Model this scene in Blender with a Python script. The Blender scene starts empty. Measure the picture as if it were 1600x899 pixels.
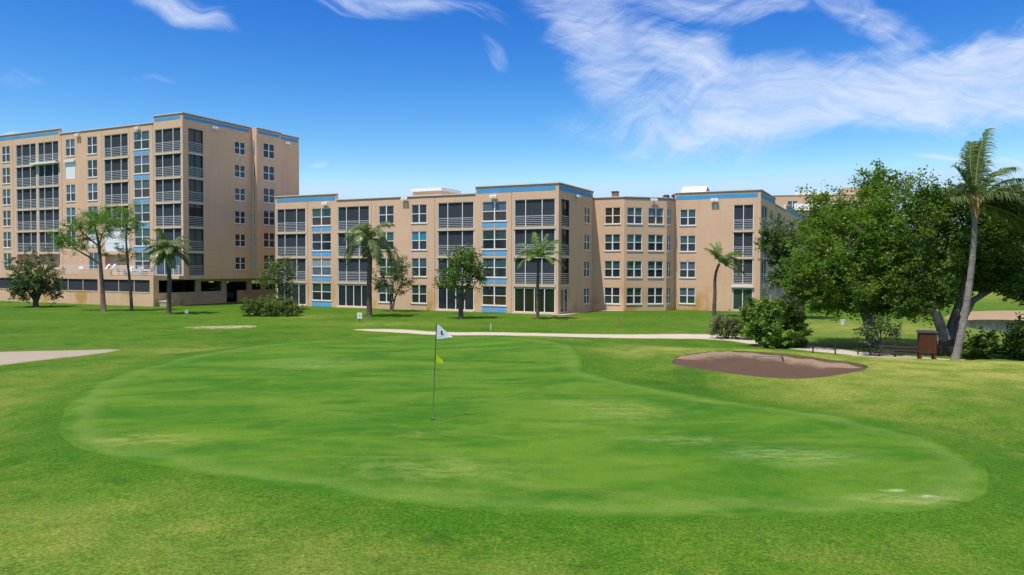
import bpy, bmesh, math, random
import numpy as np
from mathutils import Vector, Matrix
from mathutils.geometry import delaunay_2d_cdt

random.seed(7); RNG = np.random.default_rng(11)
SC = bpy.context.scene; COL = SC.collection
R = math.radians

# ------------------------------------------------------------------ camera
FPX, PITCH, ROLL, CZ = 1190.26, 0.0271, 0.0038, 4.4
cam = bpy.data.cameras.new('camera'); co = bpy.data.objects.new('camera', cam); COL.objects.link(co)
cam.sensor_width = 36; cam.lens = FPX / 1600 * 36; cam.clip_start = 0.1; cam.clip_end = 6000
co.location = (0, 0, CZ)
co.rotation_euler = (Matrix.Rotation(math.pi/2 - PITCH, 3, 'X') @ Matrix.Rotation(ROLL, 3, 'Z')).to_euler()
SC.camera = co
SC.view_settings.view_transform = 'Standard'; SC.view_settings.look = 'None'
SC.view_settings.gamma = 1; SC.view_settings.use_curve_mapping = False
SC.view_settings.exposure = 0.35

# ------------------------------------------------------------------ sun and sky
SUN_TRAVEL = Vector((0.276, 0.309, -1.0)).normalized()
sl = bpy.data.lights.new('sun', 'SUN'); so = bpy.data.objects.new('sun', sl); COL.objects.link(so)
sl.energy = 4.3; sl.angle = R(0.53); sl.color = (1.0, 0.93, 0.82)
so.rotation_euler = SUN_TRAVEL.to_track_quat('-Z', 'Y').to_euler(); so.location = (-60, -60, 200)
SUN_EL = math.asin(-SUN_TRAVEL.z); SUN_AZ = math.atan2(-SUN_TRAVEL.x, -SUN_TRAVEL.y)

class NT:
    """small node-tree helper"""
    def __init__(s, tree): s.t = tree; s.n = tree.nodes; s.l = tree.links; s.n.clear()
    def add(s, typ, props=None, **inp):
        nd = s.n.new(typ)
        for k, v in (props or {}).items(): setattr(nd, k, v)
        for k, v in inp.items(): s.set(nd, k, v)
        return nd
    def set(s, nd, k, v):
        key = k.replace('_', ' ')
        sock = None
        if isinstance(k, str) and k.startswith('i') and k[1:].isdigit(): sock = nd.inputs[int(k[1:])]
        else:
            for i in nd.inputs:
                if i.name == key or i.name == k: sock = i; break
        if sock is None: raise KeyError((nd.bl_idname, k, [i.name for i in nd.inputs]))
        if isinstance(v, bpy.types.NodeSocket): s.l.new(v, sock)
        elif isinstance(v, bpy.types.Node): s.l.new(v.outputs[0], sock)
        else: sock.default_value = v
    def math(s, op, a, b=0.0, c=0.0, clamp=False):
        nd = s.add('ShaderNodeMath', {'operation': op, 'use_clamp': clamp}, i0=a, i1=b)
        if op in ('MULTIPLY_ADD',): s.set(nd, 'i2', c)
        return nd.outputs[0]
    def mix(s, f, a, b, mode='MIX'):
        nd = s.n.new('ShaderNodeMix'); nd.data_type = 'RGBA'; nd.blend_type = mode; nd.clamp_factor = True
        for i, v in ((0, f), (6, a), (7, b)):
            if isinstance(v, bpy.types.NodeSocket): s.l.new(v, nd.inputs[i])
            else: nd.inputs[i].default_value = v if (i == 0 or len(v) == 4) else (*v, 1)
        return nd.outputs[2]
    def noise(s, vec, scale, detail=4, rough=0.55, dist=0.0):
        nd = s.add('ShaderNodeTexNoise', None, Scale=scale, Detail=detail, Roughness=rough, Distortion=dist)
        if vec is not None: s.l.new(vec, nd.inputs['Vector'])
        return nd.outputs['Fac']
    def ramp(s, fac, a, b):
        nd = s.add('ShaderNodeMapRange', {'clamp': True, 'interpolation_type': 'SMOOTHSTEP'})
        s.set(nd, 'i0', fac)
        for i, v in ((1, a), (2, b), (3, 0.0), (4, 1.0)): nd.inputs[i].default_value = v
        return nd.outputs[0]
    def mapping(s, vec, loc=(0,0,0), rot=(0,0,0), scale=(1,1,1)):
        nd = s.add('ShaderNodeMapping'); s.l.new(vec, nd.inputs[0])
        nd.inputs[1].default_value = loc; nd.inputs[2].default_value = rot; nd.inputs[3].default_value = scale
        return nd.outputs[0]

def make_world():
    w = bpy.data.worlds.new('World'); SC.world = w; w.use_nodes = True
    t = NT(w.node_tree)
    sky = t.add('ShaderNodeTexSky', {'sky_type': 'NISHITA', 'sun_disc': False, 'sun_elevation': SUN_EL, 'sun_rotation': SUN_AZ,
                                     'altitude': 0, 'air_density': 1.0, 'dust_density': 0.4, 'ozone_density': 2.5})
    sc = t.add('ShaderNodeSeparateColor'); t.l.new(sky.outputs[0], sc.inputs[0])      # deeper, clearer blue than the model's haze
    cc = t.add('ShaderNodeCombineColor')
    for i, (k, g) in enumerate(((0.0598, 3.1), (0.192, 2.05), (0.92, 1.1))):
        t.l.new(t.math('MULTIPLY', t.math('POWER', sc.outputs[i], g), k), cc.inputs[i])
    tint = t.mix(1.0, cc.outputs[0], (3.6, 5.2, 6.9, 1), 'DARKEN')
    # bright neutral zenith added out of view, as fill light for shaded walls
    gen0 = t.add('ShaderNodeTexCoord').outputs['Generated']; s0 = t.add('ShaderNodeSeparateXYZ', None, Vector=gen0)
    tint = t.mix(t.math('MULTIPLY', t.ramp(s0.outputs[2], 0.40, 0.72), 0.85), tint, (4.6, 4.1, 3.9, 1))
    # wispy cirrus, laid out by direction: x/y to the side, z/y upward
    gen = t.add('ShaderNodeTexCoord').outputs['Generated']
    sp = t.add('ShaderNodeSeparateXYZ', None, Vector=gen)
    yy = t.math('MAXIMUM', sp.outputs[1], 0.02)
    gx = t.math('DIVIDE', sp.outputs[0], yy); gz = t.math('DIVIDE', sp.outputs[2], yy)
    p = t.add('ShaderNodeCombineXYZ', None, X=gx, Y=gz, Z=0.0).outputs[0]
    warp = t.add('ShaderNodeTexNoise', None, Vector=p, Scale=3.5, Detail=3.0)
    wv = t.add('ShaderNodeVectorMath', {'operation': 'SCALE'}, Vector=warp.outputs['Color'], Scale=0.16)
    pw = t.add('ShaderNodeVectorMath', {'operation': 'ADD'}, i0=p, i1=wv.outputs[0]).outputs[0]
    def px(x, y): return ((x - 800) / FPX, (417 - y) / FPX)
    def blob(cx, cy, rx, ry, ang, soft=1.0):
        c = px(cx, cy)
        m = t.add('ShaderNodeMapping', {'vector_type': 'TEXTURE'}); t.l.new(pw, m.inputs[0])
        m.inputs[1].default_value = (c[0] + 0.08, c[1] + 0.08, 0); m.inputs[2].default_value = (0, 0, R(-ang))
        m.inputs[3].default_value = (rx / FPX, ry / FPX, 1)
        ln = t.add('ShaderNodeVectorMath', {'operation': 'LENGTH'}); 
        flat = t.add('ShaderNodeVectorMath', {'operation': 'MULTIPLY'}, i0=m.outputs[0], i1=(1, 1, 0))
        t.l.new(flat.outputs[0], ln.inputs[0])
        return t.math('SUBTRACT', 1.0, t.ramp(ln.outputs['Value'], 0.15, 1.15))
    def total(bl):
        a = bl[0]
        for b in bl[1:]: a = t.math('MAXIMUM', a, b)
        return a
    def streak(ang, sx, sy, detail=7, rough=0.62, dist=0.6):
        m = t.mapping(t.mapping(pw, rot=(0, 0, R(ang))), scale=(sx, sy, 1))
        return t.noise(m, 1.0, detail, rough, dist)
    def fib(ang, sx, sy, dist=0.8): return t.math('SUBTRACT', streak(ang, sx, sy, 8, 0.66, dist), 0.5)
    big = total([blob(1340, 150, 520, 92, -6), t.math('MULTIPLY', blob(1085, 108, 225, 74, 24), 0.70), blob(1520, 108, 330, 72, -9), blob(1220, 186, 300, 44, 2),
                 t.math('MULTIPLY', blob(1130, 30, 290, 50, 8), 0.46), t.math('MULTIPLY', blob(940, 70, 190, 110, 50), 0.62), t.math('MULTIPLY', blob(1340, 40, 200, 50, 16), 0.48)])
    hole = t.math('MULTIPLY', blob(1215, 72, 95, 34, -12), 0.55)
    big = t.math('SUBTRACT', big, hole)
    n1 = t.math('ADD', t.math('MULTIPLY', fib(14, 4, 17), 1.25), t.math('MULTIPLY', fib(-28, 7, 28, 1.2), 0.95))
    body = t.ramp(t.math('ADD', big, t.math('MULTIPLY', n1, t.ramp(big, 0.0, 0.3))), 0.10, 0.92)
    body = t.math('MULTIPLY', body, t.math('ADD', 0.80, t.math('MULTIPLY', fib(8, 9, 40), 1.6)), clamp=True)
    small = total([t.math('MULTIPLY', blob(268, 20, 150, 24, 17), 0.7), t.math('MULTIPLY', blob(600, 20, 230, 34, 9), 0.75), t.math('MULTIPLY', blob(765, 92, 55, 16, 28), 0.5),
                   blob(1500, 247, 120, 7, -5), blob(1570, 236, 90, 8, -8), t.math('MULTIPLY', blob(230, 122, 90, 10, 3), 0.35),
                   blob(10, 207, 42, 12, 5), t.math('MULTIPLY', blob(20, 130, 70, 20, 5), 0.35), t.math('MULTIPLY', blob(525, 243, 28, 6, 3), 0.5)])
    wisp = t.math('MULTIPLY', t.ramp(t.math('ADD', small, t.math('MULTIPLY', fib(18, 4, 30), t.math('MULTIPLY', t.ramp(small, 0.0, 0.3), 2.2))), 0.18, 1.25), 0.9)
    al = t.math('MULTIPLY', t.math('MAXIMUM', body, wisp), 0.82, clamp=True)
    al = t.math('MULTIPLY', al, t.ramp(sp.outputs[1], 0.03, 0.15))
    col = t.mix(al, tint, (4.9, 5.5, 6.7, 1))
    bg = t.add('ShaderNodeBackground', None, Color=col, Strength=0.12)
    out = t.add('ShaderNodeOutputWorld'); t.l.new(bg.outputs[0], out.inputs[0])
make_world()

# ------------------------------------------------------------------ helpers
def ray(x, y):
    a, b = x - 800, y - 449.5
    X = a*math.cos(ROLL) + b*math.sin(ROLL); Y = -a*math.sin(ROLL) + b*math.cos(ROLL)
    d = (X/FPX, 1.0, -Y/FPX); c, s = math.cos(PITCH), math.sin(PITCH)
    return Vector((d[0], d[1]*c + d[2]*s, -d[1]*s + d[2]*c))
def on_z(x, y, z):
    r = ray(x, y); t = (z - CZ) / r.z
    return Vector((r.x*t, r.y*t, z))
def at(x, y, D):
    r = ray(x, y); t = D / r.y
    return Vector((r.x*t, r.y*t, CZ + r.z*t))

class MB:
    def __init__(s): s.v = []; s.f = []; s.m = []
    def poly(s, pts, m=0):
        b = len(s.v); s.v += [tuple(p) for p in pts]; s.f.append(tuple(range(b, b+len(pts)))); s.m.append(m)
    def box(s, x0, x1, y0, y1, z0, z1, m=0):
        if x1 < x0: x0, x1 = x1, x0
        if y1 < y0: y0, y1 = y1, y0
        b = len(s.v)
        s.v += [(x0,y0,z0),(x1,y0,z0),(x1,y1,z0),(x0,y1,z0),(x0,y0,z1),(x1,y0,z1),(x1,y1,z1),(x0,y1,z1)]
        for q in ((0,3,2,1),(4,5,6,7),(0,1,5,4),(1,2,6,5),(2,3,7,6),(3,0,4,7)):
            s.f.append(tuple(b+i for i in q)); s.m.append(m)
    def tube(s, pts, rad, seg=8, m=0, cap=True):
        pts = [Vector(p) for p in pts]; n = len(pts); b = len(s.v); ref = Vector((0.31, 0.95, 0.05)).normalized()
        for i, p in enumerate(pts):
            d = (pts[min(i+1, n-1)] - pts[max(i-1, 0)]).normalized()
            a = d.cross(ref); a = a.normalized() if a.length > 1e-4 else Vector((1,0,0)); c = d.cross(a)
            r = rad[i] if hasattr(rad, '__len__') else rad
            for k in range(seg):
                t = 2*math.pi*k/seg; s.v.append(tuple(p + a*(r*math.cos(t)) + c*(r*math.sin(t))))
        for i in range(n-1):
            for k in range(seg):
                k2 = (k+1) % seg
                s.f.append((b+i*seg+k, b+i*seg+k2, b+(i+1)*seg+k2, b+(i+1)*seg+k)); s.m.append(m)
        if cap:
            s.f.append(tuple(b+k for k in range(seg))); s.m.append(m)
            s.f.append(tuple(b+(n-1)*seg+k for k in reversed(range(seg)))); s.m.append(m)
    def mesh(s, name, mats, smooth=False):
        me = bpy.data.meshes.new(name); me.from_pydata(s.v, [], s.f)
        for mt in mats: me.materials.append(mt)
        me.polygons.foreach_set('material_index', s.m)
        if smooth: me.polygons.foreach_set('use_smooth', [True]*len(me.polygons))
        me.update(); return me
    def build(s, name, mats, parent=None, smooth=False, loc=None, rz=0.0):
        if not isinstance(mats, (list, tuple)): mats = [mats]
        return link(name, s.mesh(name, mats, smooth), parent, loc, rz)

def link(name, me, parent=None, loc=None, rz=0.0):
    o = bpy.data.objects.new(name, me); COL.objects.link(o)
    if parent: o.parent = parent
    if loc is not None: o.location = loc
    if rz: o.rotation_euler = (0, 0, rz)
    return o
def tag(o, label, cat, group=None):
    o['label'] = label; o['category'] = cat
    if group: o['group'] = group
    return o
def thing(name, label, cat, loc=(0,0,0), rz=0.0, group=None):
    o = link(name, None, None, loc, rz); o.empty_display_size = 0.3
    return tag(o, label, cat, group)
def copy_tree(o, parent=None):
    c = o.copy(); COL.objects.link(c)
    if parent: c.parent = parent
    for ch in list(o.children): copy_tree(ch, c)
    return c

# ------------------------------------------------------------------ materials
def mat(name):
    m = bpy.data.materials.new(name); m.use_nodes = True
    return m, NT(m.node_tree)
def finish(m, t, color, rough=0.8, spec=0.3, bump=None, bstr=0.2, bdist=0.02, metal=0.0):
    b = t.add('ShaderNodeBsdfPrincipled')
    for k, v in (('Base Color', color), ('Roughness', rough), ('Specular IOR Level', spec), ('Metallic', metal)):
        if isinstance(v, bpy.types.NodeSocket): t.l.new(v, b.inputs[k])
        else: b.inputs[k].default_value = (*v, 1) if hasattr(v, '__len__') and len(v) == 3 else v
    if bump is not None:
        bn = t.add('ShaderNodeBump', None, Height=bump, Strength=bstr, Distance=bdist); t.l.new(bn.outputs[0], b.inputs['Normal'])
    o = t.add('ShaderNodeOutputMaterial'); t.l.new(b.outputs[0], o.inputs[0])
    return m
def plain(name, color, rough=0.6, spec=0.4, var=0.12, scale=3.0, metal=0.0):
    m, t = mat(name)
    oc = t.add('ShaderNodeTexCoord').outputs['Object']
    n = t.noise(oc, scale, 5, 0.6)
    c = t.mix(n, tuple(x*(1-var) for x in color), tuple(min(1, x*(1+var)) for x in color))
    return finish(m, t, c, rough, spec, metal=metal)

def stucco():
    m, t = mat('tan_stucco')
    oc = t.add('ShaderNodeTexCoord').outputs['Object']
    big = t.noise(oc, 0.35, 4, 0.6)
    rain = t.noise(t.mapping(oc, scale=(2.2, 2.2, 0.18)), 1.0, 5, 0.6)
    lap = t.noise(t.mapping(oc, scale=(0.35, 0.35, 5.5)), 1.0, 4, 0.6)
    fine = t.noise(oc, 26, 3, 0.6)
    c = t.mix(big, (0.585, 0.384, 0.262), (0.700, 0.482, 0.345))
    c = t.mix(t.math('MULTIPLY', t.ramp(rain, 0.48, 0.78), 0.42), c, (0.47, 0.295, 0.20))
    c = t.mix(t.math('MULTIPLY', t.ramp(lap, 0.48, 0.72), 0.22), c, (0.50, 0.315, 0.215))
    # iron stains the sprinklers leave on the lowest storey
    sp = t.add('ShaderNodeSeparateXYZ', None, Vector=oc)
    low = t.math('SUBTRACT', 1.0, t.ramp(sp.outputs[2], 0.4, 3.8))
    st = t.ramp(t.noise(t.mapping(oc, scale=(0.34, 0.34, 0.16)), 1.0, 3, 0.6), 0.50, 0.66)
    f = t.math('MULTIPLY', t.math('MULTIPLY', low, st), 0.85)
    c = t.mix(f, c, (0.46, 0.24, 0.045))
    base = t.math('SUBTRACT', 1.0, t.ramp(sp.outputs[2], 0.15, 0.9))
    c = t.mix(t.math('MULTIPLY', base, t.math('MULTIPLY', t.ramp(fine, 0.35, 0.7), 0.35)), c, (0.55, 0.33, 0.13))
    return finish(m, t, c, 0.88, 0.2, fine, 0.25, 0.01)

def glassy(name, color, rough=0.06, spec=0.5):
    m, t = mat(name)
    oc = t.add('ShaderNodeTexCoord').outputs['Object']
    fold = t.noise(t.mapping(oc, scale=(9, 9, 0.35)), 1.0, 3, 0.6)
    c = t.mix(fold, tuple(x*0.55 for x in color), tuple(x*1.5 for x in color))
    wav = t.noise(oc, 0.9, 2, 0.5)
    return finish(m, t, c, rough, spec, wav, 0.05, 0.05)

def screen_mat():
    m, t = mat('insect_screen')
    tr = t.add('ShaderNodeBsdfTransparent'); tr.inputs[0].default_value = (0.80, 0.83, 0.86, 1)
    df = t.add('ShaderNodeBsdfDiffuse'); df.inputs[0].default_value = (0.068, 0.078, 0.100, 1)
    mx = t.add('ShaderNodeMixShader', None, i0=0.70); t.l.new(tr.outputs[0], mx.inputs[1]); t.l.new(df.outputs[0], mx.inputs[2])
    o = t.add('ShaderNodeOutputMaterial'); t.l.new(mx.outputs[0], o.inputs[0]); return m

M = dict(
    stucco=stucco(), screen=screen_mat(),
    white=plain('white_metal', (0.70, 0.70, 0.70), 0.45, 0.4, 0.08),
    frame=plain('window_frame', (0.74, 0.75, 0.76), 0.45, 0.4, 0.06),
    rail=plain('railing_paint', (0.40, 0.41, 0.45), 0.45, 0.4, 0.08),
    slab=plain('slab_edge', (0.60, 0.47, 0.36), 0.85, 0.2, 0.14, 1.2),
    blue=plain('blue_paint', (0.070, 0.30, 0.58), 0.7, 0.25, 0.16, 0.9),
    panel=plain('blue_panel', (0.13, 0.36, 0.66), 0.6, 0.3, 0.16, 1.3),
    coping=plain('coping', (0.62, 0.55, 0.48), 0.7, 0.3, 0.12, 0.8),
    edge=plain('drip_edge', (0.20, 0.14, 0.11), 0.6, 0.3, 0.15, 0.8),
    roof=plain('roof_membrane', (0.55, 0.54, 0.52), 0.9, 0.2, 0.2, 0.4),
    shutter=plain('storm_shutter', (0.72, 0.75, 0.80), 0.5, 0.4, 0.06, 2.0),
    dark=plain('dark_metal', (0.045, 0.038, 0.036), 0.5, 0.4, 0.2),
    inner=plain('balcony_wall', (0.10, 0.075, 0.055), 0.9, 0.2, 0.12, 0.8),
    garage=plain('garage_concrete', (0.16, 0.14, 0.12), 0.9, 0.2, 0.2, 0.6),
    g_dark=glassy('dark_glass', (0.021, 0.026, 0.037)), g_teal=glassy('teal_blind', (0.040, 0.088, 0.098)),
    g_blue=glassy('blue_grey_blind', (0.075, 0.11, 0.165)), g_green=glassy('green_glass', (0.030, 0.058, 0.046)),
    g_light=glassy('pale_curtain', (0.26, 0.28, 0.31), 0.12), g_cyan=glassy('turquoise_blind', (0.02, 0.20, 0.30)),
    g_patio=glassy('patio_glass', (0.016, 0.022, 0.014)),
    g_screen=plain('grey_screen_blind', (0.10, 0.105, 0.115), 0.7, 0.3, 0.1, 2),
    g_brown=glassy('brown_curtain', (0.055, 0.035, 0.025)),
)

def foliage(name, dark, light, trans=0.35, yellow=None, rough=0.5, spec=0.4):
    m, t = mat(name)
    a = t.add('ShaderNodeAttribute', {'attribute_name': 'tint'}).outputs['Fac']
    c = t.mix(a, dark, light)
    if yellow: c = t.mix(t.ramp(a, 0.86, 1.0), c, yellow)
    b = t.add('ShaderNodeBsdfPrincipled'); t.l.new(c, b.inputs['Base Color'])
    b.inputs['Roughness'].default_value = rough; b.inputs['Specular IOR Level'].default_value = spec
    tl = t.add('ShaderNodeBsdfTranslucent'); 
    t.l.new(t.mix(1.0, c, (1.25, 1.35, 0.55, 1), 'MULTIPLY'), tl.inputs[0])
    mx = t.add('ShaderNodeMixShader', None, i0=trans); t.l.new(b.outputs[0], mx.inputs[1]); t.l.new(tl.outputs[0], mx.inputs[2])
    o = t.add('ShaderNodeOutputMaterial'); t.l.new(mx.outputs[0], o.inputs[0]); return m
def bark(name, a, b, sc=6, ring=0.0):
    m, t = mat(name)
    oc = t.add('ShaderNodeTexCoord').outputs['Object']
    if ring: n = t.noise(t.mapping(oc, scale=(1.2, 1.2, ring)), 1.0, 5, 0.65)
    else: n = t.noise(t.mapping(oc, scale=(sc, sc, sc*0.25)), 1.0, 6, 0.65)
    pat = t.ramp(t.noise(oc, 1.6, 4, 0.6), 0.5, 0.65)
    c = t.mix(n, a, b); c = t.mix(t.math('MULTIPLY', pat, 0.35), c, tuple(min(1, x*1.5) for x in b))
    return finish(m, t, c, 0.9, 0.15, n, 0.7, 0.05)
F = dict(
    oak=foliage('oak_leaves', (0.062, 0.121, 0.019), (0.185, 0.309, 0.040), 0.45, (0.339, 0.413, 0.083), 0.5, 0.25),
    oak2=foliage('dark_oak_leaves', (0.046, 0.094, 0.018), (0.148, 0.253, 0.040), 0.42, (0.233, 0.310, 0.069), 0.5, 0.25),
    olive=foliage('olive_leaves', (0.052, 0.093, 0.028), (0.157, 0.222, 0.070), 0.30, (0.255, 0.301, 0.114)),
    shrub=foliage('shrub_leaves', (0.060, 0.121, 0.025), (0.237, 0.371, 0.060), 0.35, (0.455, 0.569, 0.104), 0.45, 0.3),
    grey=foliage('grey_shrub_leaves', (0.072, 0.096, 0.046), (0.186, 0.216, 0.108), 0.3, (0.264, 0.276, 0.168)),
    pine=foliage('pine_needles', (0.066, 0.149, 0.022), (0.197, 0.351, 0.056), 0.45, (0.223, 0.337, 0.075)),
    round=foliage('round_tree_leaves', (0.043, 0.077, 0.021), (0.122, 0.186, 0.055), 0.3, (0.186, 0.230, 0.086)),
    palm=foliage('palm_leaves', (0.050, 0.108, 0.022), (0.176, 0.288, 0.060), 0.35, (0.252, 0.348, 0.096), 0.4, 0.5),
    palmdk=foliage('windblown_palm_leaves', (0.030, 0.062, 0.016), (0.105, 0.175, 0.038), 0.3, (0.17, 0.23, 0.07), 0.5, 0.3),
    feather=foliage('feathery_leaves', (0.070, 0.110, 0.030), (0.175, 0.250, 0.075), 0.4, (0.25, 0.30, 0.11), 0.5, 0.2),
    palmg=foliage('grey_palm_leaves', (0.060, 0.103, 0.037), (0.153, 0.233, 0.082), 0.3, (0.240, 0.302, 0.142), 0.4, 0.5),
    far=foliage('far_leaves', (0.030, 0.055, 0.020), (0.080, 0.125, 0.040), 0.25),
    bark=bark('bark', (0.050, 0.040, 0.032), (0.15, 0.12, 0.10)),
    oakbark=bark('oak_bark', (0.075, 0.065, 0.055), (0.24, 0.215, 0.19), 5),
    palmbark=bark('palm_bark', (0.085, 0.077, 0.068), (0.29, 0.265, 0.24), 6, 9.0),
    palmdark=bark('dark_palm_bark', (0.055, 0.042, 0.033), (0.16, 0.125, 0.10), 6, 7.0),
    husk=bark('palm_husk', (0.16, 0.085, 0.035), (0.42, 0.27, 0.13), 8),
)

# ------------------------------------------------------------------ ground shape
def chaikin(p, n=2, closed=True):
    p = [Vector(q[:2]) for q in p]
    for _ in range(n):
        o = []; k = len(p)
        for i in range(k if closed else k-1):
            a, b = p[i], p[(i+1) % k]; o += [a*0.75 + b*0.25, a*0.25 + b*0.75]
        p = o
    return p
def resample(p, step, closed=True):
    P = np.array([tuple(q) for q in p]); 
    if closed: P = np.vstack([P, P[:1]])
    s = np.r_[0, np.cumsum(np.hypot(*np.diff(P, axis=0).T))]
    n = max(4, int(s[-1]/step)); q = np.linspace(0, s[-1], n, endpoint=not closed)
    return np.c_[np.interp(q, s, P[:, 0]), np.interp(q, s, P[:, 1])]
def sdist(P, poly):
    """signed distance of points P (n,2) to polygon, negative inside"""
    P = np.asarray(P, float); poly = np.asarray(poly, float)
    d = np.full(len(P), 1e9); ins = np.zeros(len(P), bool); k = len(poly)
    for i in range(k):
        a, b = poly[i], poly[(i+1) % k]; e = b - a; w = P - a
        t = np.clip((w @ e) / max(e @ e, 1e-12), 0, 1); d = np.minimum(d, np.hypot(*(w - t[:, None]*e).T))
        c = (a[1] <= P[:, 1]) != (b[1] <= P[:, 1])
        xi = a[0] + (P[:, 1]-a[1]) / (e[1] if abs(e[1]) > 1e-12 else 1e-12) * e[0]
        ins ^= c & (P[:, 0] < xi)
    return np.where(ins, -d, d)
def sstep(a, b, x):
    t = np.clip((x-a)/(b-a), 0, 1); return t*t*(3-2*t)
def pxpoly(pts, z, n=2, step=0.5): return resample(chaikin([on_z(x, y, z) for x, y in pts], n), step)

GREEN = pxpoly([(90,680),(97,650),(118,620),(160,594),(230,573),(300,556),(400,541),(500,531),(590,526.5),(700,525),(800,527),(866,534),(902,544),(912,556),
    (905,568),(925,581),(985,597),(1060,610),(1160,624),(1300,643),(1400,663),(1480,692),(1530,722),(1550,750),(1538,776),(1500,791),(1450,800),
    (1350,806.5),(1200,809),(1000,808),(850,804.5),(720,798),(600,787),(480,771),(350,752),(250,733),(170,715),(115,699)], 1.0, 4, 0.14)
_k = RNG.normal(size=(len(GREEN), 2)); _k = (_k + np.roll(_k, 1, 0) + np.roll(_k, 2, 0) + np.roll(_k, 3, 0))*0.5; GREEN += _k*0.016
BUNKER = pxpoly([(1044,567),(1062,557),(1100,551),(1150,549.5),(1200,552),(1250,557),(1300,564),(1358,573),(1354,581),(1320,587),(1280,591),(1235,593),(1180,589),(1120,581),(1072,574)], 1.0, 2, 0.18)
_i = np.arange(len(BUNKER))*2*np.pi/len(BUNKER)
BUNKER += np.c_[0.05*np.sin(_i*9+1) + 0.02*np.sin(_i*23), 0.06*np.sin(_i*7) + 0.03*np.sin(_i*19+1)]*(0.3 + 0.7*(BUNKER[:, 1:2] > 27))
PATH = pxpoly([(545,514.5),(620,514.5),(690,519.5),(760,519.5),(830,521.5),(960,521.5),(1105,521.5),(1160,525),(1240,537),(1300,543),(1345,548),(1390,553),(1480,560),(1640,568),
    (1640,583),(1480,571),(1390,561.5),(1330,554.5),(1270,549),(1200,540.5),(1120,529.5),(1000,528.5),(830,526.5),(760,525),(690,524.5),(620,520.5),(560,517.5)], 0.0, 1, 0.5)
CART = pxpoly([(-240,549),(0,543),(100,540),(150,538),(196,536),(172,543),(110,553),(0,566),(-240,592)], 0.35, 1, 0.5)
DIRT = pxpoly([(268,511),(330,508.4),(404,507.6),(398,512.5),(325,514.2)], 0.0, 2, 0.4)
POND = pxpoly([(1488,500),(1540,497),(1600,499),(1800,502),(2000,520),(1800,531),(1600,524),(1535,515.5),(1495,508)], -0.12, 2, 0.8)
BANK = pxpoly([(1470,498),(1495,488),(1560,485.5),(1640,486),(1800,490),(2050,505),(2000,519),(1800,501.5),(1600,498.5),(1540,496.5),(1488,499.5)], -0.02, 1, 0.8)
PLAT = np.array([(-13.5,28.5),(-9.5,36.0),(-6,38.2),(1,38),(6,33.0),(11,30.4),(16,27.4),(27,25.6),(40,22),(40,-30),(-40,-30),(-24,12),(-17,22)])

def Zg(P):
    P = np.atleast_2d(np.asarray(P, float))[:, :2]; x, y = P[:, 0], P[:, 1]
    d = sdist(P, PLAT)
    z = 1.0*(1 - sstep(-0.5, 6.4, d))
    z += 0.10*np.exp(-((x-16)/6)**2 - ((y-25.0)/3.5)**2)
    near = np.exp(-(np.hypot(x, y-20)/45)**2)
    z += near*(0.035*np.sin(x*0.55+1)*np.sin(y*0.41) + 0.05*np.sin(x*0.23+y*0.17))
    g = sdist(P, GREEN)
    z -= 0.10*np.exp(-((g-1.6)/1.1)**2) * (y > 8)            # soft hollow round the green
    z += 0.25*np.exp(-((x+26)/8)**2 - ((y-33)/5)**2)
    far = sstep(70, 140, y) ; z += far*0.35*np.sin(x*0.05)*0
    z += 1.1*sstep(20, 45, x)*sstep(75, 120, y)*0
    b = sdist(P, BUNKER)
    z += 0.07*np.exp(-(b/0.9)**2)*sstep(0.0, 0.35, b)
    return z
def zg(x, y): return float(Zg([(x, y)])[0])
def gp(px, py):
    """ground point seen at a photo pixel"""
    z = 0.5
    for _ in range(30):
        p = on_z(px, py, z); z = 0.5*z + 0.5*zg(p.x, p.y)
    p = on_z(px, py, z); p.z = zg(p.x, p.y); return p

def gd(px, D):
    """ground point at depth D below a photo column"""
    p = at(px, 430, D); p.z = zg(p.x, p.y); return p

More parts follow.
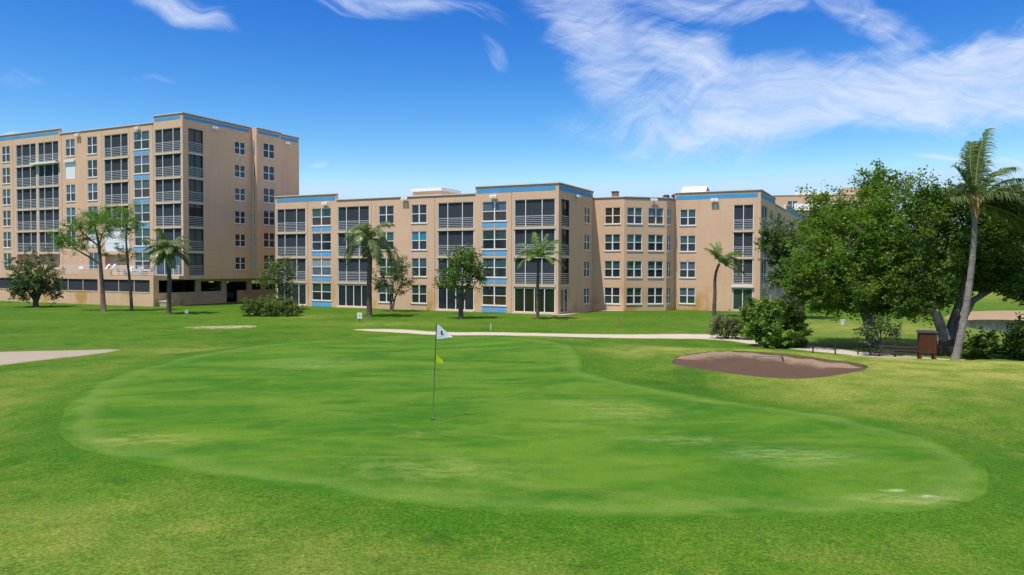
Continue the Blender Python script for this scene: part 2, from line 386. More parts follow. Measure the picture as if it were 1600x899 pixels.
def grass_mat(name, kind):
    m, t = mat(name)
    ge = t.add('ShaderNodeNewGeometry').outputs['Position']
    big = t.noise(ge, 0.11, 4, 0.6); mid = t.noise(ge, 0.75, 5, 0.62); pat = t.noise(ge, 2.6, 5, 0.65, 0.4)
    fine = t.noise(ge, 17, 5, 0.75); vf = t.noise(ge, 42, 4, 0.8)
    vfc = t.ramp(vf, 0.30, 0.70)
    if kind == 'green':
        dg = t.add('ShaderNodeAttribute', {'attribute_name': 'd_edge'}).outputs['Fac']
        st = t.noise(t.mapping(t.mapping(ge, rot=(0, 0, R(-14))), scale=(0.30, 0.62, 1)), 1.0, 6, 0.62, 0.5)
        c = t.mix(t.ramp(st, 0.36, 0.64), (0.031, 0.115, 0.007), (0.076, 0.165, 0.014))
        c = t.mix(t.math('MULTIPLY', t.ramp(pat, 0.44, 0.74), 0.35), c, (0.110, 0.195, 0.026))
        st2 = t.ramp(t.noise(t.mapping(t.mapping(ge, loc=(3, 7, 0), rot=(0, 0, R(9))), scale=(0.34, 0.9, 1)), 1.0, 6, 0.68, 0.6), 0.54, 0.74)
        c = t.mix(t.math('MULTIPLY', st2, 0.55), c, (0.145, 0.205, 0.040))
        wd = t.math('ADD', dg, t.math('MULTIPLY', t.math('SUBTRACT', mid, 0.5), 0.9))
        ring = t.math('SUBTRACT', t.ramp(wd, 0.10, 0.30), t.ramp(wd, 0.30, 0.95))
        c = t.mix(t.math('MULTIPLY', ring, 0.30), c, (0.150, 0.220, 0.055))
        fade = t.math('SUBTRACT', 1.0, t.ramp(t.math('ADD', dg, t.math('MULTIPLY', t.math('SUBTRACT', pat, 0.5), 0.3)), 0.0, 0.12))
        c = t.mix(t.math('MULTIPLY', fade, 0.28), c, (0.040, 0.118, 0.007))
        # worn, paler patch and a few scuffs
        def spot(cx, cy, rx, ry, k, colr, rot=0):
            nonlocal c
            q = on_z(cx, cy, 1.0)
            mp = t.add('ShaderNodeMapping', {'vector_type': 'TEXTURE'}); t.l.new(ge, mp.inputs[0])
            mp.inputs[1].default_value = (q.x, q.y, 0); mp.inputs[2].default_value = (0, 0, rot); mp.inputs[3].default_value = (rx, ry, 1000)
            ln = t.add('ShaderNodeVectorMath', {'operation': 'LENGTH'}); t.l.new(mp.outputs[0], ln.inputs[0])
            f = t.math('SUBTRACT', 1.0, t.ramp(ln.outputs['Value'], 0.1, 1.0))
            f = t.math('MULTIPLY', t.math('MULTIPLY', f, t.ramp(t.noise(t.mapping(ge, scale=(1, 2.2, 1)), 2.4, 5, 0.7), 0.36, 0.66)), k)
            c = t.mix(f, c, colr)
        spot(1240, 712, 2.0, 1.2, 0.30, (0.34, 0.40, 0.22)); spot(1420, 782, 1.5, 0.4, 0.42, (0.34, 0.35, 0.16)); spot(1395, 768, 0.30, 0.14, 0.5, (0.55, 0.58, 0.5)); spot(1450, 777, 0.22, 0.10, 0.55, (0.55, 0.58, 0.5))
        spot(680, 735, 2.4, 1.5, 0.38, (0.28, 0.31, 0.10)); spot(1060, 687, 1.8, 0.6, 0.30, (0.30, 0.35, 0.15))
        spot(480, 570, 3.0, 2.6, 0.4, (0.22, 0.29, 0.12)); spot(960, 640, 2.2, 2.5, 0.4, (0.28, 0.30, 0.10)); spot(230, 690, 2.0, 1.2, 0.5, (0.27, 0.28, 0.08))
        c = t.mix(vfc, t.mix(1.0, c, (0.62, 0.70, 0.58, 1), 'MULTIPLY'), t.mix(1.0, c, (1.36, 1.28, 1.32, 1), 'MULTIPLY'))
        return finish(m, t, c, 0.9, 0.08, fine, 0.12, 0.01)
    dg = t.add('ShaderNodeAttribute', {'attribute_name': 'd_green'}).outputs['Fac']
    dry = t.add('ShaderNodeAttribute', {'attribute_name': 'dry'}).outputs['Fac']
    c = t.mix(t.ramp(big, 0.35, 0.65), (0.030, 0.106, 0.005), (0.054, 0.138, 0.008))
    c = t.mix(t.math('MULTIPLY', t.ramp(mid, 0.40, 0.70), 0.55), c, (0.090, 0.155, 0.014))
    c = t.mix(t.math('MULTIPLY', t.ramp(pat, 0.46, 0.74), 0.55), c, (0.120, 0.158, 0.026))
    c = t.mix(t.math('MULTIPLY', t.ramp(t.noise(ge, 1.7, 4, 0.6), 0.54, 0.72), 0.7), c, (0.022, 0.076, 0.005))
    wide = t.noise(ge, 0.33, 6, 0.7, 0.5)
    c = t.mix(t.math('MULTIPLY', t.ramp(wide, 0.50, 0.68), 0.6), c, (0.100, 0.150, 0.022))
    c = t.mix(t.math('MULTIPLY', t.ramp(wide, 0.50, 0.30), 0.55) if False else t.math('MULTIPLY', t.math('SUBTRACT', 1.0, t.ramp(wide, 0.30, 0.46)), 0.65), c, (0.020, 0.074, 0.005))
    bare = t.ramp(t.noise(ge, 0.52, 6, 0.75), 0.66, 0.76)
    c = t.mix(t.math('MULTIPLY', bare, 0.5), c, (0.190, 0.175, 0.062))
    dd = t.math('MULTIPLY', dry, t.math('ADD', 0.35, t.math('MULTIPLY', 0.9, t.ramp(mid, 0.3, 0.65))), clamp=True)
    c = t.mix(dd, c, t.mix(pat, (0.175, 0.215, 0.032), (0.285, 0.270, 0.085)))
    # closely mown collar round the green
    col = t.math('MULTIPLY', t.math('SUBTRACT', 1.0, t.ramp(t.math('ADD', dg, t.math('MULTIPLY', t.math('SUBTRACT', mid, 0.5), 1.2)), 0.2, 1.6)), 0.5)
    c = t.mix(col, c, (0.030, 0.110, 0.005))
    c = t.mix(t.ramp(fine, 0.30, 0.70), t.mix(1.0, c, (0.58, 0.66, 0.55, 1), 'MULTIPLY'), t.mix(1.0, c, (1.38, 1.30, 1.4, 1), 'MULTIPLY'))
    c = t.mix(vfc, t.mix(1.0, c, (0.44, 0.54, 0.42, 1), 'MULTIPLY'), t.mix(1.0, c, (1.62, 1.48, 1.6, 1), 'MULTIPLY'))
    speck = t.ramp(t.noise(ge, 3.3, 6, 0.85), 0.70, 0.76)
    c = t.mix(t.math('MULTIPLY', speck, 0.55), c, (0.03, 0.045, 0.01))
    h = t.math('ADD', t.math('MULTIPLY', fine, 0.7), t.math('MULTIPLY', vf, 0.3))
    return finish(m, t, c, 0.92, 0.08, h, 0.22, 0.02)

def sand_mat():
    m, t = mat('bunker_sand')
    ge = t.add('ShaderNodeNewGeometry').outputs['Position']
    d = t.add('ShaderNodeAttribute', {'attribute_name': 'd_edge'}).outputs['Fac']
    n = t.noise(ge, 1.6, 5, 0.65); f = t.noise(ge, 22, 4, 0.7)
    rk = t.noise(t.mapping(ge, rot=(0, 0, R(20)), scale=(1.2, 14, 1)), 1.0, 3, 0.6)
    c = t.mix(n, (0.088, 0.056, 0.040), (0.130, 0.084, 0.062))
    c = t.mix(t.math('MULTIPLY', rk, 0.40), c, (0.085, 0.054, 0.04))
    rim = t.math('ADD', d, t.math('MULTIPLY', t.math('SUBTRACT', n, 0.5), 0.9))
    c = t.mix(t.math('SUBTRACT', 1.0, t.ramp(rim, 0.35, 0.95)), c, (0.250, 0.185, 0.138))
    return finish(m, t, c, 0.95, 0.1, t.math('ADD', t.math('MULTIPLY', rk, 0.7), t.math('ADD', f, t.math('MULTIPLY', t.noise(ge, 3.5, 4, 0.6), 1.2))), 0.8, 0.06)
def path_mat(name, a, b, g, wob=1.3, thr=0.5):
    m, t = mat(name)
    ge = t.add('ShaderNodeNewGeometry').outputs['Position']
    d = t.add('ShaderNodeAttribute', {'attribute_name': 'd_edge'}).outputs['Fac']
    n = t.noise(ge, 0.8, 6, 0.65); f = t.noise(ge, 14, 4, 0.7)
    c = t.mix(n, a, b); c = t.mix(t.math('MULTIPLY', f, 0.3), c, tuple(x*0.6 for x in a))
    e = t.math('ADD', d, t.math('MULTIPLY', t.math('SUBTRACT', t.noise(ge, 1.1, 6, 0.75), thr), wob))
    c = t.mix(t.math('MULTIPLY', t.math('SUBTRACT', 1.0, t.ramp(e, 0.0, 0.35)), 0.9), c, g)
    return finish(m, t, c, 0.92, 0.1, f, 0.3, 0.02)
def water_mat():
    m, t = mat('pond_water')
    ge = t.add('ShaderNodeNewGeometry').outputs['Position']
    n = t.noise(t.mapping(ge, scale=(1.6, 3.0, 1)), 1.0, 4, 0.6)
    return finish(m, t, (0.050, 0.055, 0.022), 0.07, 0.5, n, 0.01, 0.02)

def bback(q):
    q = np.atleast_2d(q); return sstep(-0.4, 1.6, q[:, 1] - (27.5 - (q[:, 0]-5.8)*0.35))
def blip(q):
    q = np.atleast_2d(q); return 0.012 + bback(q)*(0.012 + 0.13*sstep(8.5, 10.5, q[:, 0])) * (0.75 + 0.25*np.sin(q[:, 0]*4.3)*np.sin(q[:, 1]*3.1+1))
def make_ground():
    def axis(lo, a, b, hi, st, g):
        v = list(np.arange(a, b+1e-6, st)); x, s = b, st
        while x < hi: s *= g; x += s; v.append(min(x, hi))
        x, s = a, st
        while x > lo: s *= g; x -= s; v.insert(0, max(x, lo))
        return np.array(v)
    xs = axis(-1500, -24, 26, 1500, 0.55, 1.13); ys = axis(-60, 5, 46, 3000, 0.55, 1.10)
    G = np.array([(x, y) for y in ys for x in xs])
    bd = sdist(G, BUNKER); inner = G[bd < -0.25]
    polys = [GREEN, BUNKER, PATH, CART, DIRT, POND, BANK]
    keep = np.ones(len(G), bool)
    for p in polys: keep &= np.abs(sdist(G, p)) > 0.20
    G = G[keep]
    ex = np.array([(x, y) for x in np.arange(3.5, 14, 0.24) for y in np.arange(21.5, 33.5, 0.24)]); e = sdist(ex, BUNKER)
    ex = ex[(np.abs(e) > 0.12) & (e < 1.3)]; gb = sdist(G, BUNKER); G = np.vstack([G[gb > 1.3], ex])
    V = [Vector(p) for p in G]; E = []
    for p in polys:
        b = len(V); V += [Vector(q) for q in p]; E += [(b+i, b+(i+1) % len(p)) for i in range(len(p))]
    v2, _, f2, _, _, _ = delaunay_2d_cdt(V, E, [], 0, 1e-5)
    P = np.array([tuple(q) for q in v2]); T = np.array([tuple(f) for f in f2 if len(f) == 3])
    C = P[T].mean(1); a2 = np.cross(P[T[:, 1]]-P[T[:, 0]], P[T[:, 2]]-P[T[:, 0]]); T[a2 < 0] = T[a2 < 0][:, ::-1]
    z = Zg(P)
    sd = {n: sdist(P, p) for n, p in (('green', GREEN), ('bunker', BUNKER), ('path', PATH), ('cart', CART), ('dirt', DIRT), ('pond', POND), ('bank', BANK))}
    pond_all = np.minimum(sd['pond'], sd['bank'])
    z = np.where(sd['pond'] < 1e-3, -0.16, z); z = np.where((sd['bank'] < 1e-3) & (sd['pond'] > 1e-3), np.minimum(z, -0.16 + 0.13*np.clip(sd['pond'], 0, 2)), z)
    cls = np.full(len(T), 0)
    for i, (n, p) in enumerate((('green', GREEN), ('bunker', BUNKER), ('path', PATH), ('cart', CART), ('dirt', DIRT), ('pond', POND), ('bank', BANK))):
        cls[sdist(C, p) < 0] = i+1
    # drier turf: right mound, foreground, behind the bunker
    x, y = P[:, 0], P[:, 1]
    dry = 0.9*np.exp(-((x-16)/7.5)**2 - ((y-26)/6)**2)*sstep(0.8, 3.5, sd['green']) + 0.30*np.exp(-((x+5.5)/2.6)**2 - ((y-9.6)/1.6)**2) + 0.18*np.exp(-((x+1.5)/3)**2 - ((y-8.4)/0.9)**2) \
        + 0.6*np.exp(-((x-7)/5)**2 - ((y-31.5)/2)**2) + 0.25*np.exp(-((x+14)/3)**2 - ((y-20)/6)**2) + 0.5*np.exp(-((y-39)/2.5)**2 - ((x+5)/16)**2) \
        + 0.6*np.exp(-((x-26)/10)**2-((y-56)/9)**2) + 0.55*np.exp(-((x-5)/2.5)**2-((y-66)/2.2)**2) + 0.5*np.exp(-((x+18)/3)**2-((y-66)/2)**2) + 0.45*np.exp(-((x+10)/5)**2-((y-58)/2)**2) + 0.55*sstep(80, 130, y)*sstep(15, 40, x) + 0.25*np.exp(-((x-9)/2)**2 - ((y-20)/5)**2)
    mats = [grass_mat('lawn_grass', 'rough'), grass_mat('green_grass', 'green'), sand_mat(),
            path_mat('crushed_shell_path', (0.40, 0.35, 0.30), (0.52, 0.46, 0.40), (0.16, 0.19, 0.05)),
            path_mat('cart_path_sand', (0.27, 0.24, 0.195), (0.36, 0.32, 0.27), (0.17, 0.19, 0.06)),
            path_mat('bare_dirt', (0.30, 0.27, 0.20), (0.42, 0.38, 0.30), (0.09, 0.15, 0.018), 7.0, 0.57), water_mat(),
            path_mat('pond_bank', (0.24, 0.17, 0.11), (0.38, 0.29, 0.20), (0.17, 0.18, 0.05))]
    names = ['ground', 'putting_green', 'bunker_sand', 'path', 'cart_path', 'dirt_patch', 'pond_water', 'pond_bank']
    for i, nm in enumerate(names):
        tt = T[cls == i]; ids = np.unique(tt); inv = np.full(len(P), -1); inv[ids] = np.arange(len(ids)); zz = z[ids].copy()
        if i == 2:
            de = -sd['bunker'][ids]
            zz = zz - blip(P[ids]) - 0.24*sstep(0.0, 1.6, de) + 0.012*np.sin(P[ids, 0]*9+P[ids, 1]*3)
        me = bpy.data.meshes.new(nm)
        me.from_pydata(np.c_[P[ids], zz].tolist(), [], inv[tt].tolist()); me.materials.append(mats[i])
        me.polygons.foreach_set('use_smooth', [True]*len(me.polygons))
        if i == 0:
            for an, ar in (('d_green', sd['green'][ids]), ('dry', dry[ids])):
                at_ = me.attributes.new(an, 'FLOAT', 'POINT'); at_.data.foreach_set('value', ar.astype(np.float32))
        if i >= 1:
            key = ('', 'green', 'bunker', 'path', 'cart', 'dirt', 'pond', 'bank')[i]
            at_ = me.attributes.new('d_edge', 'FLOAT', 'POINT'); at_.data.foreach_set('value', (-sd[key][ids] + (2.5*(1-bback(P[ids])) if i == 2 else 0)).astype(np.float32))
        me.update(); o = link(nm, me); o['kind'] = 'structure'
    # soil face under the turf lip of the bunker
    mb = MB(); n = len(BUNKER); zb = Zg(BUNKER)
    for i in range(n):
        j = (i+1) % n; a, b = BUNKER[i], BUNKER[j]
        dep = lambda q: float(blip(q)[0])
        mb.poly([(a[0], a[1], zb[i]-dep(a)), (b[0], b[1], zb[j]-dep(b)), (b[0], b[1], zb[j]), (a[0], a[1], zb[i])])
    o = mb.build('bunker_edge', plain('lip_soil', (0.17, 0.13, 0.07), 0.95, 0.1, 0.4, 4)); o['kind'] = 'structure'
make_ground()

# ------------------------------------------------------------------ buildings
TH = 0.4606
EX = Vector((math.cos(TH), -math.sin(TH), 0)); EY = Vector((math.sin(TH), math.cos(TH), 0))
B0 = Vector((4.267, 70.2045, 0)); A0 = Vector((-35.5958, 82.5913, 0))
CACHE = {}
def cached(key, fn):
    if key not in CACHE: CACHE[key] = fn()
    return CACHE[key]

GL = ['g_dark', 'g_teal', 'g_blue', 'g_green', 'g_brown', 'g_light', 'g_cyan']
def window_meshes(w, h, top, bot):
    w, h = round(w, 2), round(h, 2)
    def pane():
        mb = MB(); y = 0.10; hm = h*0.5
        for x0, x1 in ((0, w/2), (w/2, w)):
            mb.poly([(x0, y, hm), (x1, y, hm), (x1, y, h), (x0, y, h)], 0)
            mb.poly([(x0, y, 0), (x1, y, 0), (x1, y, hm), (x0, y, hm)], 1)
        return mb.mesh('window', [M[top], M[bot]])
    def frame():
        mb = MB(); e, d0, d1 = 0.055, 0.035, 0.096
        mb.box(0.002, e, d0, d1, 0.002, h-0.002); mb.box(w-e, w-0.002, d0, d1, 0.002, h-0.002)
        mb.box(e, w-e, d0, d1, h-e, h-0.002); mb.box(e, w-e, d0, d1, 0.002, e)
        mb.box(w/2-0.06, w/2+0.06, d0-0.01, d1, e, h-e)
        mb.box(e, w/2-0.06, d0+0.01, d1, h*0.5-0.035, h*0.5+0.035); mb.box(w/2+0.06, w-e, d0+0.01, d1, h*0.5-0.035, h*0.5+0.035)
        return mb.mesh('frame', [M['frame']])
    def sill():
        mb = MB(); mb.box(-0.05, w+0.05, -0.06, 0.033, -0.085, -0.002); return mb.mesh('sill', [M['white']])
    return (cached(('p', w, h, top, bot), pane), cached(('f', w, h), frame), cached(('s', w, h), sill))

def rail_mesh(w, h, n):
    def f():
        mb = MB()
        for i in range(n):
            z = 0.10 + (h-0.13)*i/(n-1); t = 0.028 if i < n-1 else 0.04
            mb.box(0.003, w-0.003, 0.05, 0.085, z-t, z+t)
        return mb.mesh('railing', [M['rail']])
    return cached(('r', round(w, 2), round(h, 2), n), f)
def posts_mesh(w, h, xs):
    def f():
        mb = MB()
        for x in xs: mb.box(x*w-0.035, x*w+0.035, 0.02, 0.115, 0.003, h-0.003)
        mb.box(0.004, w-0.004, 0.10, 0.116, h-0.05, h-0.003)
        return mb.mesh('screen_frame', [M['frame']])
    return cached(('po', round(w, 2), round(h, 2), tuple(xs)), f)
def screen_mesh(w, h):
    def f():
        mb = MB(); mb.poly([(0.004, 0.12, 0.004), (w-0.004, 0.12, 0.004), (w-0.004, 0.12, h-0.004), (0.004, 0.12, h-0.004)]); return mb.mesh('insect_screen', [M['screen']])
    return cached(('sc', round(w, 2), round(h, 2)), f)
def slider_mesh(w, h, glass, n, y=0.0, fr='frame'):
    def f():
        mb = MB(); hh = h - 0.03
        mb.poly([(0.02, y, 0.02), (w-0.02, y, 0.02), (w-0.02, y, hh), (0.02, y, hh)], 1)
        for i in range(n+1):
            x = 0.05 + (w-0.10)*i/n; mb.box(x-0.04, x+0.04, y-0.06, y-0.004, 0.02, hh, 0)
        mb.box(0.095, w-0.095, y-0.05, y-0.006, hh-0.06, hh, 0); mb.box(0.095, w-0.095, y-0.05, y-0.006, 0.02, 0.08, 0)
        return mb.mesh('sliding_door', [M[fr], M[glass]])
    return cached(('sl', round(w, 2), round(h, 2), glass, n, y, fr), f)

class Facade:
    """one straight wall; x runs right seen from outside, y inward, z up"""
    def __init__(s, parent, mb, o, ang, L, z0, z1, m=0):
        s.par, s.mb, s.o, s.ang, s.L, s.z0, s.z1, s.m = parent, mb, o, ang, L, z0, z1, m; s.op = []
        s.c, s.s_ = math.cos(ang), math.sin(ang)
    def P(s, x, y, z): return (s.o[0] + x*s.c - y*s.s_, s.o[1] + x*s.s_ + y*s.c, z)
    def put(s, name, me, x, z, y=0.0, parent=None):
        o = link(name, me, parent or s.par)
        if parent is None: o.location = s.P(x, y, z); o.rotation_euler = (0, 0, s.ang)
        return o
    def hole(s, a, b, c, d, depth, inner=None, back=True): s.op.append((a, b, c, d, depth, inner, back))
    def window(s, a, b, c, d, glass=None):
        top, bot = glass or (random.choice(['g_teal', 'g_teal', 'g_blue', 'g_green', 'g_dark', 'g_teal', 'g_blue']), random.choice(['g_dark', 'g_dark', 'g_dark', 'g_brown', 'g_green', 'g_dark']))
        s.hole(a, b, c, d, 0.11)
        p, f, si = window_meshes(b-a, d-c, top, bot)
        w = s.put('window', p, a, c); s.put('frame', f, 0, 0, parent=w); s.put('sill', si, 0, 0, parent=w); return w
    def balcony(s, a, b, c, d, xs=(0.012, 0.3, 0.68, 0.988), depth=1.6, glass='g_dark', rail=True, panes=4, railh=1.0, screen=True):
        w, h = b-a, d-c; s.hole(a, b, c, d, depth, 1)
        y = depth - 0.02
        s.put('sliding_door', slider_mesh(w, h, glass, panes), a, c, y)
        if rail: s.put('railing', rail_mesh(w, railh, 6), a, c)
        s.put('screen_frame', posts_mesh(w, h, xs), a, c)
        if screen: s.put('insect_screen', screen_mesh(w, h), a, c)
        s.slab(a, b, c)
    def slab(s, a, b, c, t=0.26):
        def f():
            mb = MB(); w = b-a; mb.box(-0.03, w+0.03, -0.05, -0.004, -t, 0.0); return mb.mesh('slab_edge', [M['slab']])
        s.put('slab_edge', cached(('sb', round(b-a, 2), t), f), a, c)
    def patio(s, a, b, c, d, n=4, glass='g_dark'):
        s.hole(a, b, c, d, 0.12)
        s.put('sliding_door', slider_mesh(b-a, d-c, glass, n), a, c, 0.10)
    def blue(s, a, b, c, d):
        def f():
            mb = MB(); w = b-a; mb.box(0, w/2-0.05, -0.015, 0.0, 0, d-c); mb.box(w/2+0.05, w, -0.015, 0.0, 0, d-c); return mb.mesh('blue_panel', [M['panel']])
        s.put('blue_panel', cached(('bp', round(b-a, 2), round(d-c, 2)), f), a, c)
    def stripe(s, a, b, c, d):
        mb = MB(); mb.box(0, b-a, -0.012, 0.0, 0, d-c); s.put('blue_stripe', mb.mesh('blue_stripe', [M['blue']]), a, c)
    def coping(s, a, b, z, t=0.3):
        mb = MB(); mb.box(a, b, -0.07, t, z+0.002, z+0.09, 0); mb.box(a, b, -0.045, -0.002, z-0.11, z, 1)
        o = mb.build('coping', [M['coping'], M['edge']], s.par); o.location = s.P(0, 0, 0); o.rotation_euler = (0, 0, s.ang)
    def lamp(s, x, z):
        def f():
            mb = MB(); mb.box(-0.05, 0.05, -0.18, -0.002, -0.06, 0.06)
            for q in (-0.2, 0.2):
                b = len(mb.v); mb.box(q-0.15, q+0.15, -0.34, -0.14, -0.10, 0.12)
                for i in range(b, b+8):
                    X, Y, Z = mb.v[i]
                    if Y < -0.25: mb.v[i] = (q + (X-q)*1.15, Y, Z-0.08)
            return mb.mesh('floodlight', [M['white']])
        s.put('floodlight', cached('fl', f), x, z)
    def joint(s, x, z0=None, z1=None):
        mb = s.mb; b = len(mb.v); mb.box(x-0.018, x+0.018, -0.008, -0.001, z0 if z0 is not None else s.z0, z1 if z1 is not None else s.z1, 2)
        for i in range(b, len(mb.v)): mb.v[i] = s.P(*mb.v[i])
    def upstand(s, a, b, z0, z1, t=0.3):
        mb = s.mb; k = len(mb.v); mb.box(a, b, 0, t, z0, z1, s.m)
        for i in range(k, len(mb.v)): mb.v[i] = s.P(*mb.v[i])
    def emit(s):
        X = sorted({0.0, s.L} | {v for o in s.op for v in o[:2]}); Z = sorted({s.z0, s.z1} | {v for o in s.op for v in o[2:4]})
        X = [x for x in X if -1e-6 <= x <= s.L+1e-6]
        for i in range(len(X)-1):
            for j in range(len(Z)-1):
                xm, zm = (X[i]+X[i+1])/2, (Z[j]+Z[j+1])/2
                if any(o[0] < xm < o[1] and o[2] < zm < o[3] for o in s.op): continue
                s.mb.poly([s.P(X[i], 0, Z[j]), s.P(X[i+1], 0, Z[j]), s.P(X[i+1], 0, Z[j+1]), s.P(X[i], 0, Z[j+1])], s.m)
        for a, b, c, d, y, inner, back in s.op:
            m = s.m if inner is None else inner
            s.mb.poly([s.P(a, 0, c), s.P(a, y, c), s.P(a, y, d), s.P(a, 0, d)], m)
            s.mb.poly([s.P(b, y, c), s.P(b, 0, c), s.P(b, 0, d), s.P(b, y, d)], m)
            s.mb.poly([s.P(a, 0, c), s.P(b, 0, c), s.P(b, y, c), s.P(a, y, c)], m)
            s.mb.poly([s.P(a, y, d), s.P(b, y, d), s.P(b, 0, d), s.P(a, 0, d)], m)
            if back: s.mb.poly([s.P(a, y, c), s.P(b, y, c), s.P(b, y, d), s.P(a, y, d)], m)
WALLM = lambda: [M['stucco'], M['inner'], M['edge'], M['garage']]
H = 2.7

def building_b():
    root = thing('apartment_building', 'four storey tan apartment block with blue parapet stripes, wide screened balconies and an angled corner', 'apartment building', B0, -TH)
    mb = MB(); ZR, ZP = 11.45, 12.1; LB = 34.4
    # front wall; x = u + LB
    fr = Facade(root, mb, (-LB, 0), 0, LB, 0, ZR); X = lambda u: u + LB
    cols_win = [(-29.15, -26.5, True), (-20.23, -18.33, False), (-16.17, -14.34, False), (-8.0, -5.36, True)]
    spec = {(0, 3): ('g_teal', 'g_brown'), (0, 2): ('g_dark', 'g_dark'), (0, 1): ('g_light', 'g_blue'), (0, 0): ('g_green', 'g_dark'),
            (1, 3): ('g_dark', 'g_dark'), (2, 3): ('g_dark', 'g_dark'), (2, 2): ('g_cyan', 'g_dark'), (2, 1): ('g_teal', 'g_dark'), (2, 0): ('g_green', 'g_dark'),
            (3, 3): ('g_blue', 'g_brown'), (3, 2): ('g_green', 'g_dark'), (3, 1): ('g_teal', 'g_dark'), (3, 0): ('g_dark', 'g_brown')}
    for ci, (a, b, bl) in enumerate(cols_win):
        for k in range(4):
            z0, z1 = 0.69 + H*k, 2.55 + H*k
            fr.window(X(a), X(b), z0, z1, spec.get((ci, k)))
            if bl: fr.blue(X(a), X(b), z0 - 0.58 if k else 0.03, z0 - 0.12)
    bals = [(-34.2, -29.97), (-25.62, -21.41), (-13.07, -8.9), (-4.57, -0.32)]
    gl = {(0, 3): 'g_teal', (0, 2): 'g_brown', (1, 3): 'g_blue', (2, 2): 'g_light', (2, 3): 'g_dark', (3, 1): 'g_blue'}
    for bi, (a, b) in enumerate(bals):
        for k in range(1, 4): fr.balcony(X(a), X(b), 0.10 + H*k, 2.62 + H*k, glass=gl.get((bi, k), random.choice(['g_dark', 'g_blue', 'g_light', 'g_brown'])), xs=(0.012, 0.28, 0.68, 0.988))
        fr.patio(X(a), X(b), 0.12, 2.45, 4, 'g_dark' if bi < 3 else 'g_patio')
        st = MB(); st.box(X(a)-0.1, X(b)+0.1, -0.35, -0.002, 0.0, 0.09); o = st.build('doorstep', M['slab'], root); o.location = fr.P(0, 0, 0)
    for u in (-29.7, -21.2, -13.38, -4.84): fr.joint(X(u), 0.05, ZR)
    fr.upstand(0, X(-25.75), ZR, ZP); fr.upstand(X(-8.75), LB, ZR, ZP)
    fr.stripe(0.25, X(-25.9), 11.46, 11.86); fr.stripe(X(-8.6), X(-0.33), 11.49, 11.9)
    fr.coping(-0.05, X(-25.72), ZP); fr.coping(X(-25.7), X(-8.77), ZR); fr.coping(X(-8.75), LB+0.05, ZP)
    for u in (-27.2, -16.9, -6.7): fr.lamp(X(u), 11.15 if u != -16.9 else 11.3)
    fr.emit()
    # end wall toward the corner
    sd = Facade(root, mb, (0, 0), math.pi/2, 9.0, 0, ZR)
    for k in range(4):
        if k: 
            sd.hole(0.57, 2.55, 0.10+H*k, 2.62+H*k, 0.2, 1); sd.put('sliding_door', slider_mesh(1.98, 2.52, 'g_dark', 2, 0.0, 'dark'), 0.57, 0.10+H*k, 0.18)
            sd.put('railing', rail_mesh(1.98, 1.0, 6), 0.57, 0.10+H*k); sd.slab(0.57, 2.55, 0.10+H*k)
        else: sd.patio(0.57, 2.45, 0.12, 2.4, 2, 'g_dark')
        sd.window(6.63, 8.2, 0.72+H*k, 2.32+H*k)
    sd.upstand(0.3, 9.0, ZR, ZP); sd.stripe(0.15, 8.75, 11.49, 11.9); sd.coping(0.05, 9.05, ZP); sd.lamp(4.4, 11.3); sd.emit()
    # angled bay in the inner corner
    pts = [(0, 9.0), (3.35, 9.0), (6.9, 12.0), (7.2, 13.96)]
    wins = [[(1.28, 2.95)], [(0.3, 1.95), (2.6, 4.28)], [(0.14, 1.12)]]
    for (p, q), ws in zip(zip(pts[:-1], pts[1:]), wins):
        L = math.dist(p, q); fa = Facade(root, mb, p, math.atan2(q[1]-p[1], q[0]-p[0]), L, 0, ZR)
        for wi, (a, b) in enumerate(ws):
            for k in range(4): fa.window(a, b, 0.69+H*k, 2.35+H*k, ('g_brown', 'g_brown') if (k == 3 and L < 3.5 and p[0] < 1) else (('g_teal', 'g_dark') if k in (1, 2) else None))
        fa.coping(0.0, L, ZR)
        if L > 4: fa.lamp(3.1, 11.25)
        fa.emit()
    # right wing, front
    WV = 13.96; wf = Facade(root, mb, (7.2, WV), 0, 8.6, 0, ZR); W = lambda u: u - 7.2
    for k in range(4):
        wf.window(W(7.75), W(9.4), 0.66+H*k, 2.3+H*k, ('g_teal', 'g_dark') if k == 3 else None)
        if k: wf.balcony(W(13.15), W(15.14), 0.12+H*k, 2.6+H*k, xs=(0.02, 0.5, 0.98), depth=1.5, panes=2, glass='g_light' if k == 2 else 'g_dark')
        else: 
            wf.patio(W(13.15), W(15.14), 0.12, 2.35, 2, 'g_green')
            hd = MB(); hd.box(W(13.05), W(15.24), -0.18, -0.003, 2.42, 2.60); o = hd.build('shutter_hood', M['white'], root); o.location = wf.P(0, 0, 0)
    wf.upstand(0, 8.6, ZR, ZP); wf.stripe(0.1, 8.3, 11.42, 11.84); wf.coping(0, 8.65, ZP); wf.lamp(W(11.3), 11.3); wf.emit()
    # right wing, long side
    LS = 48.0; ws = Facade(root, mb, (15.8, WV), math.pi/2, LS, 0, ZR)
    x = 1.0
    for m in range(4):
        for k in range(4):
            if k: ws.balcony(x, x+3.6, 0.12+H*k, 2.6+H*k, depth=1.4, glass=random.choice(['g_dark', 'g_blue']), xs=(0.012, 0.5, 0.988), panes=3)
            else: ws.patio(x, x+3.6, 0.12, 2.4, 3)
            ws.window(x+5.0, x+6.7, 0.66+H*k, 2.3+H*k); ws.window(x+8.4, x+10.0, 0.66+H*k, 2.3+H*k)
        x += 11.6
    ws.upstand(0.3, 10.5, ZR, ZP); ws.upstand(20.5, 41.8, ZR, ZP); ws.stripe(0.4, 10.3, 11.42, 11.84); ws.stripe(20.8, 41.5, 11.42, 11.84)
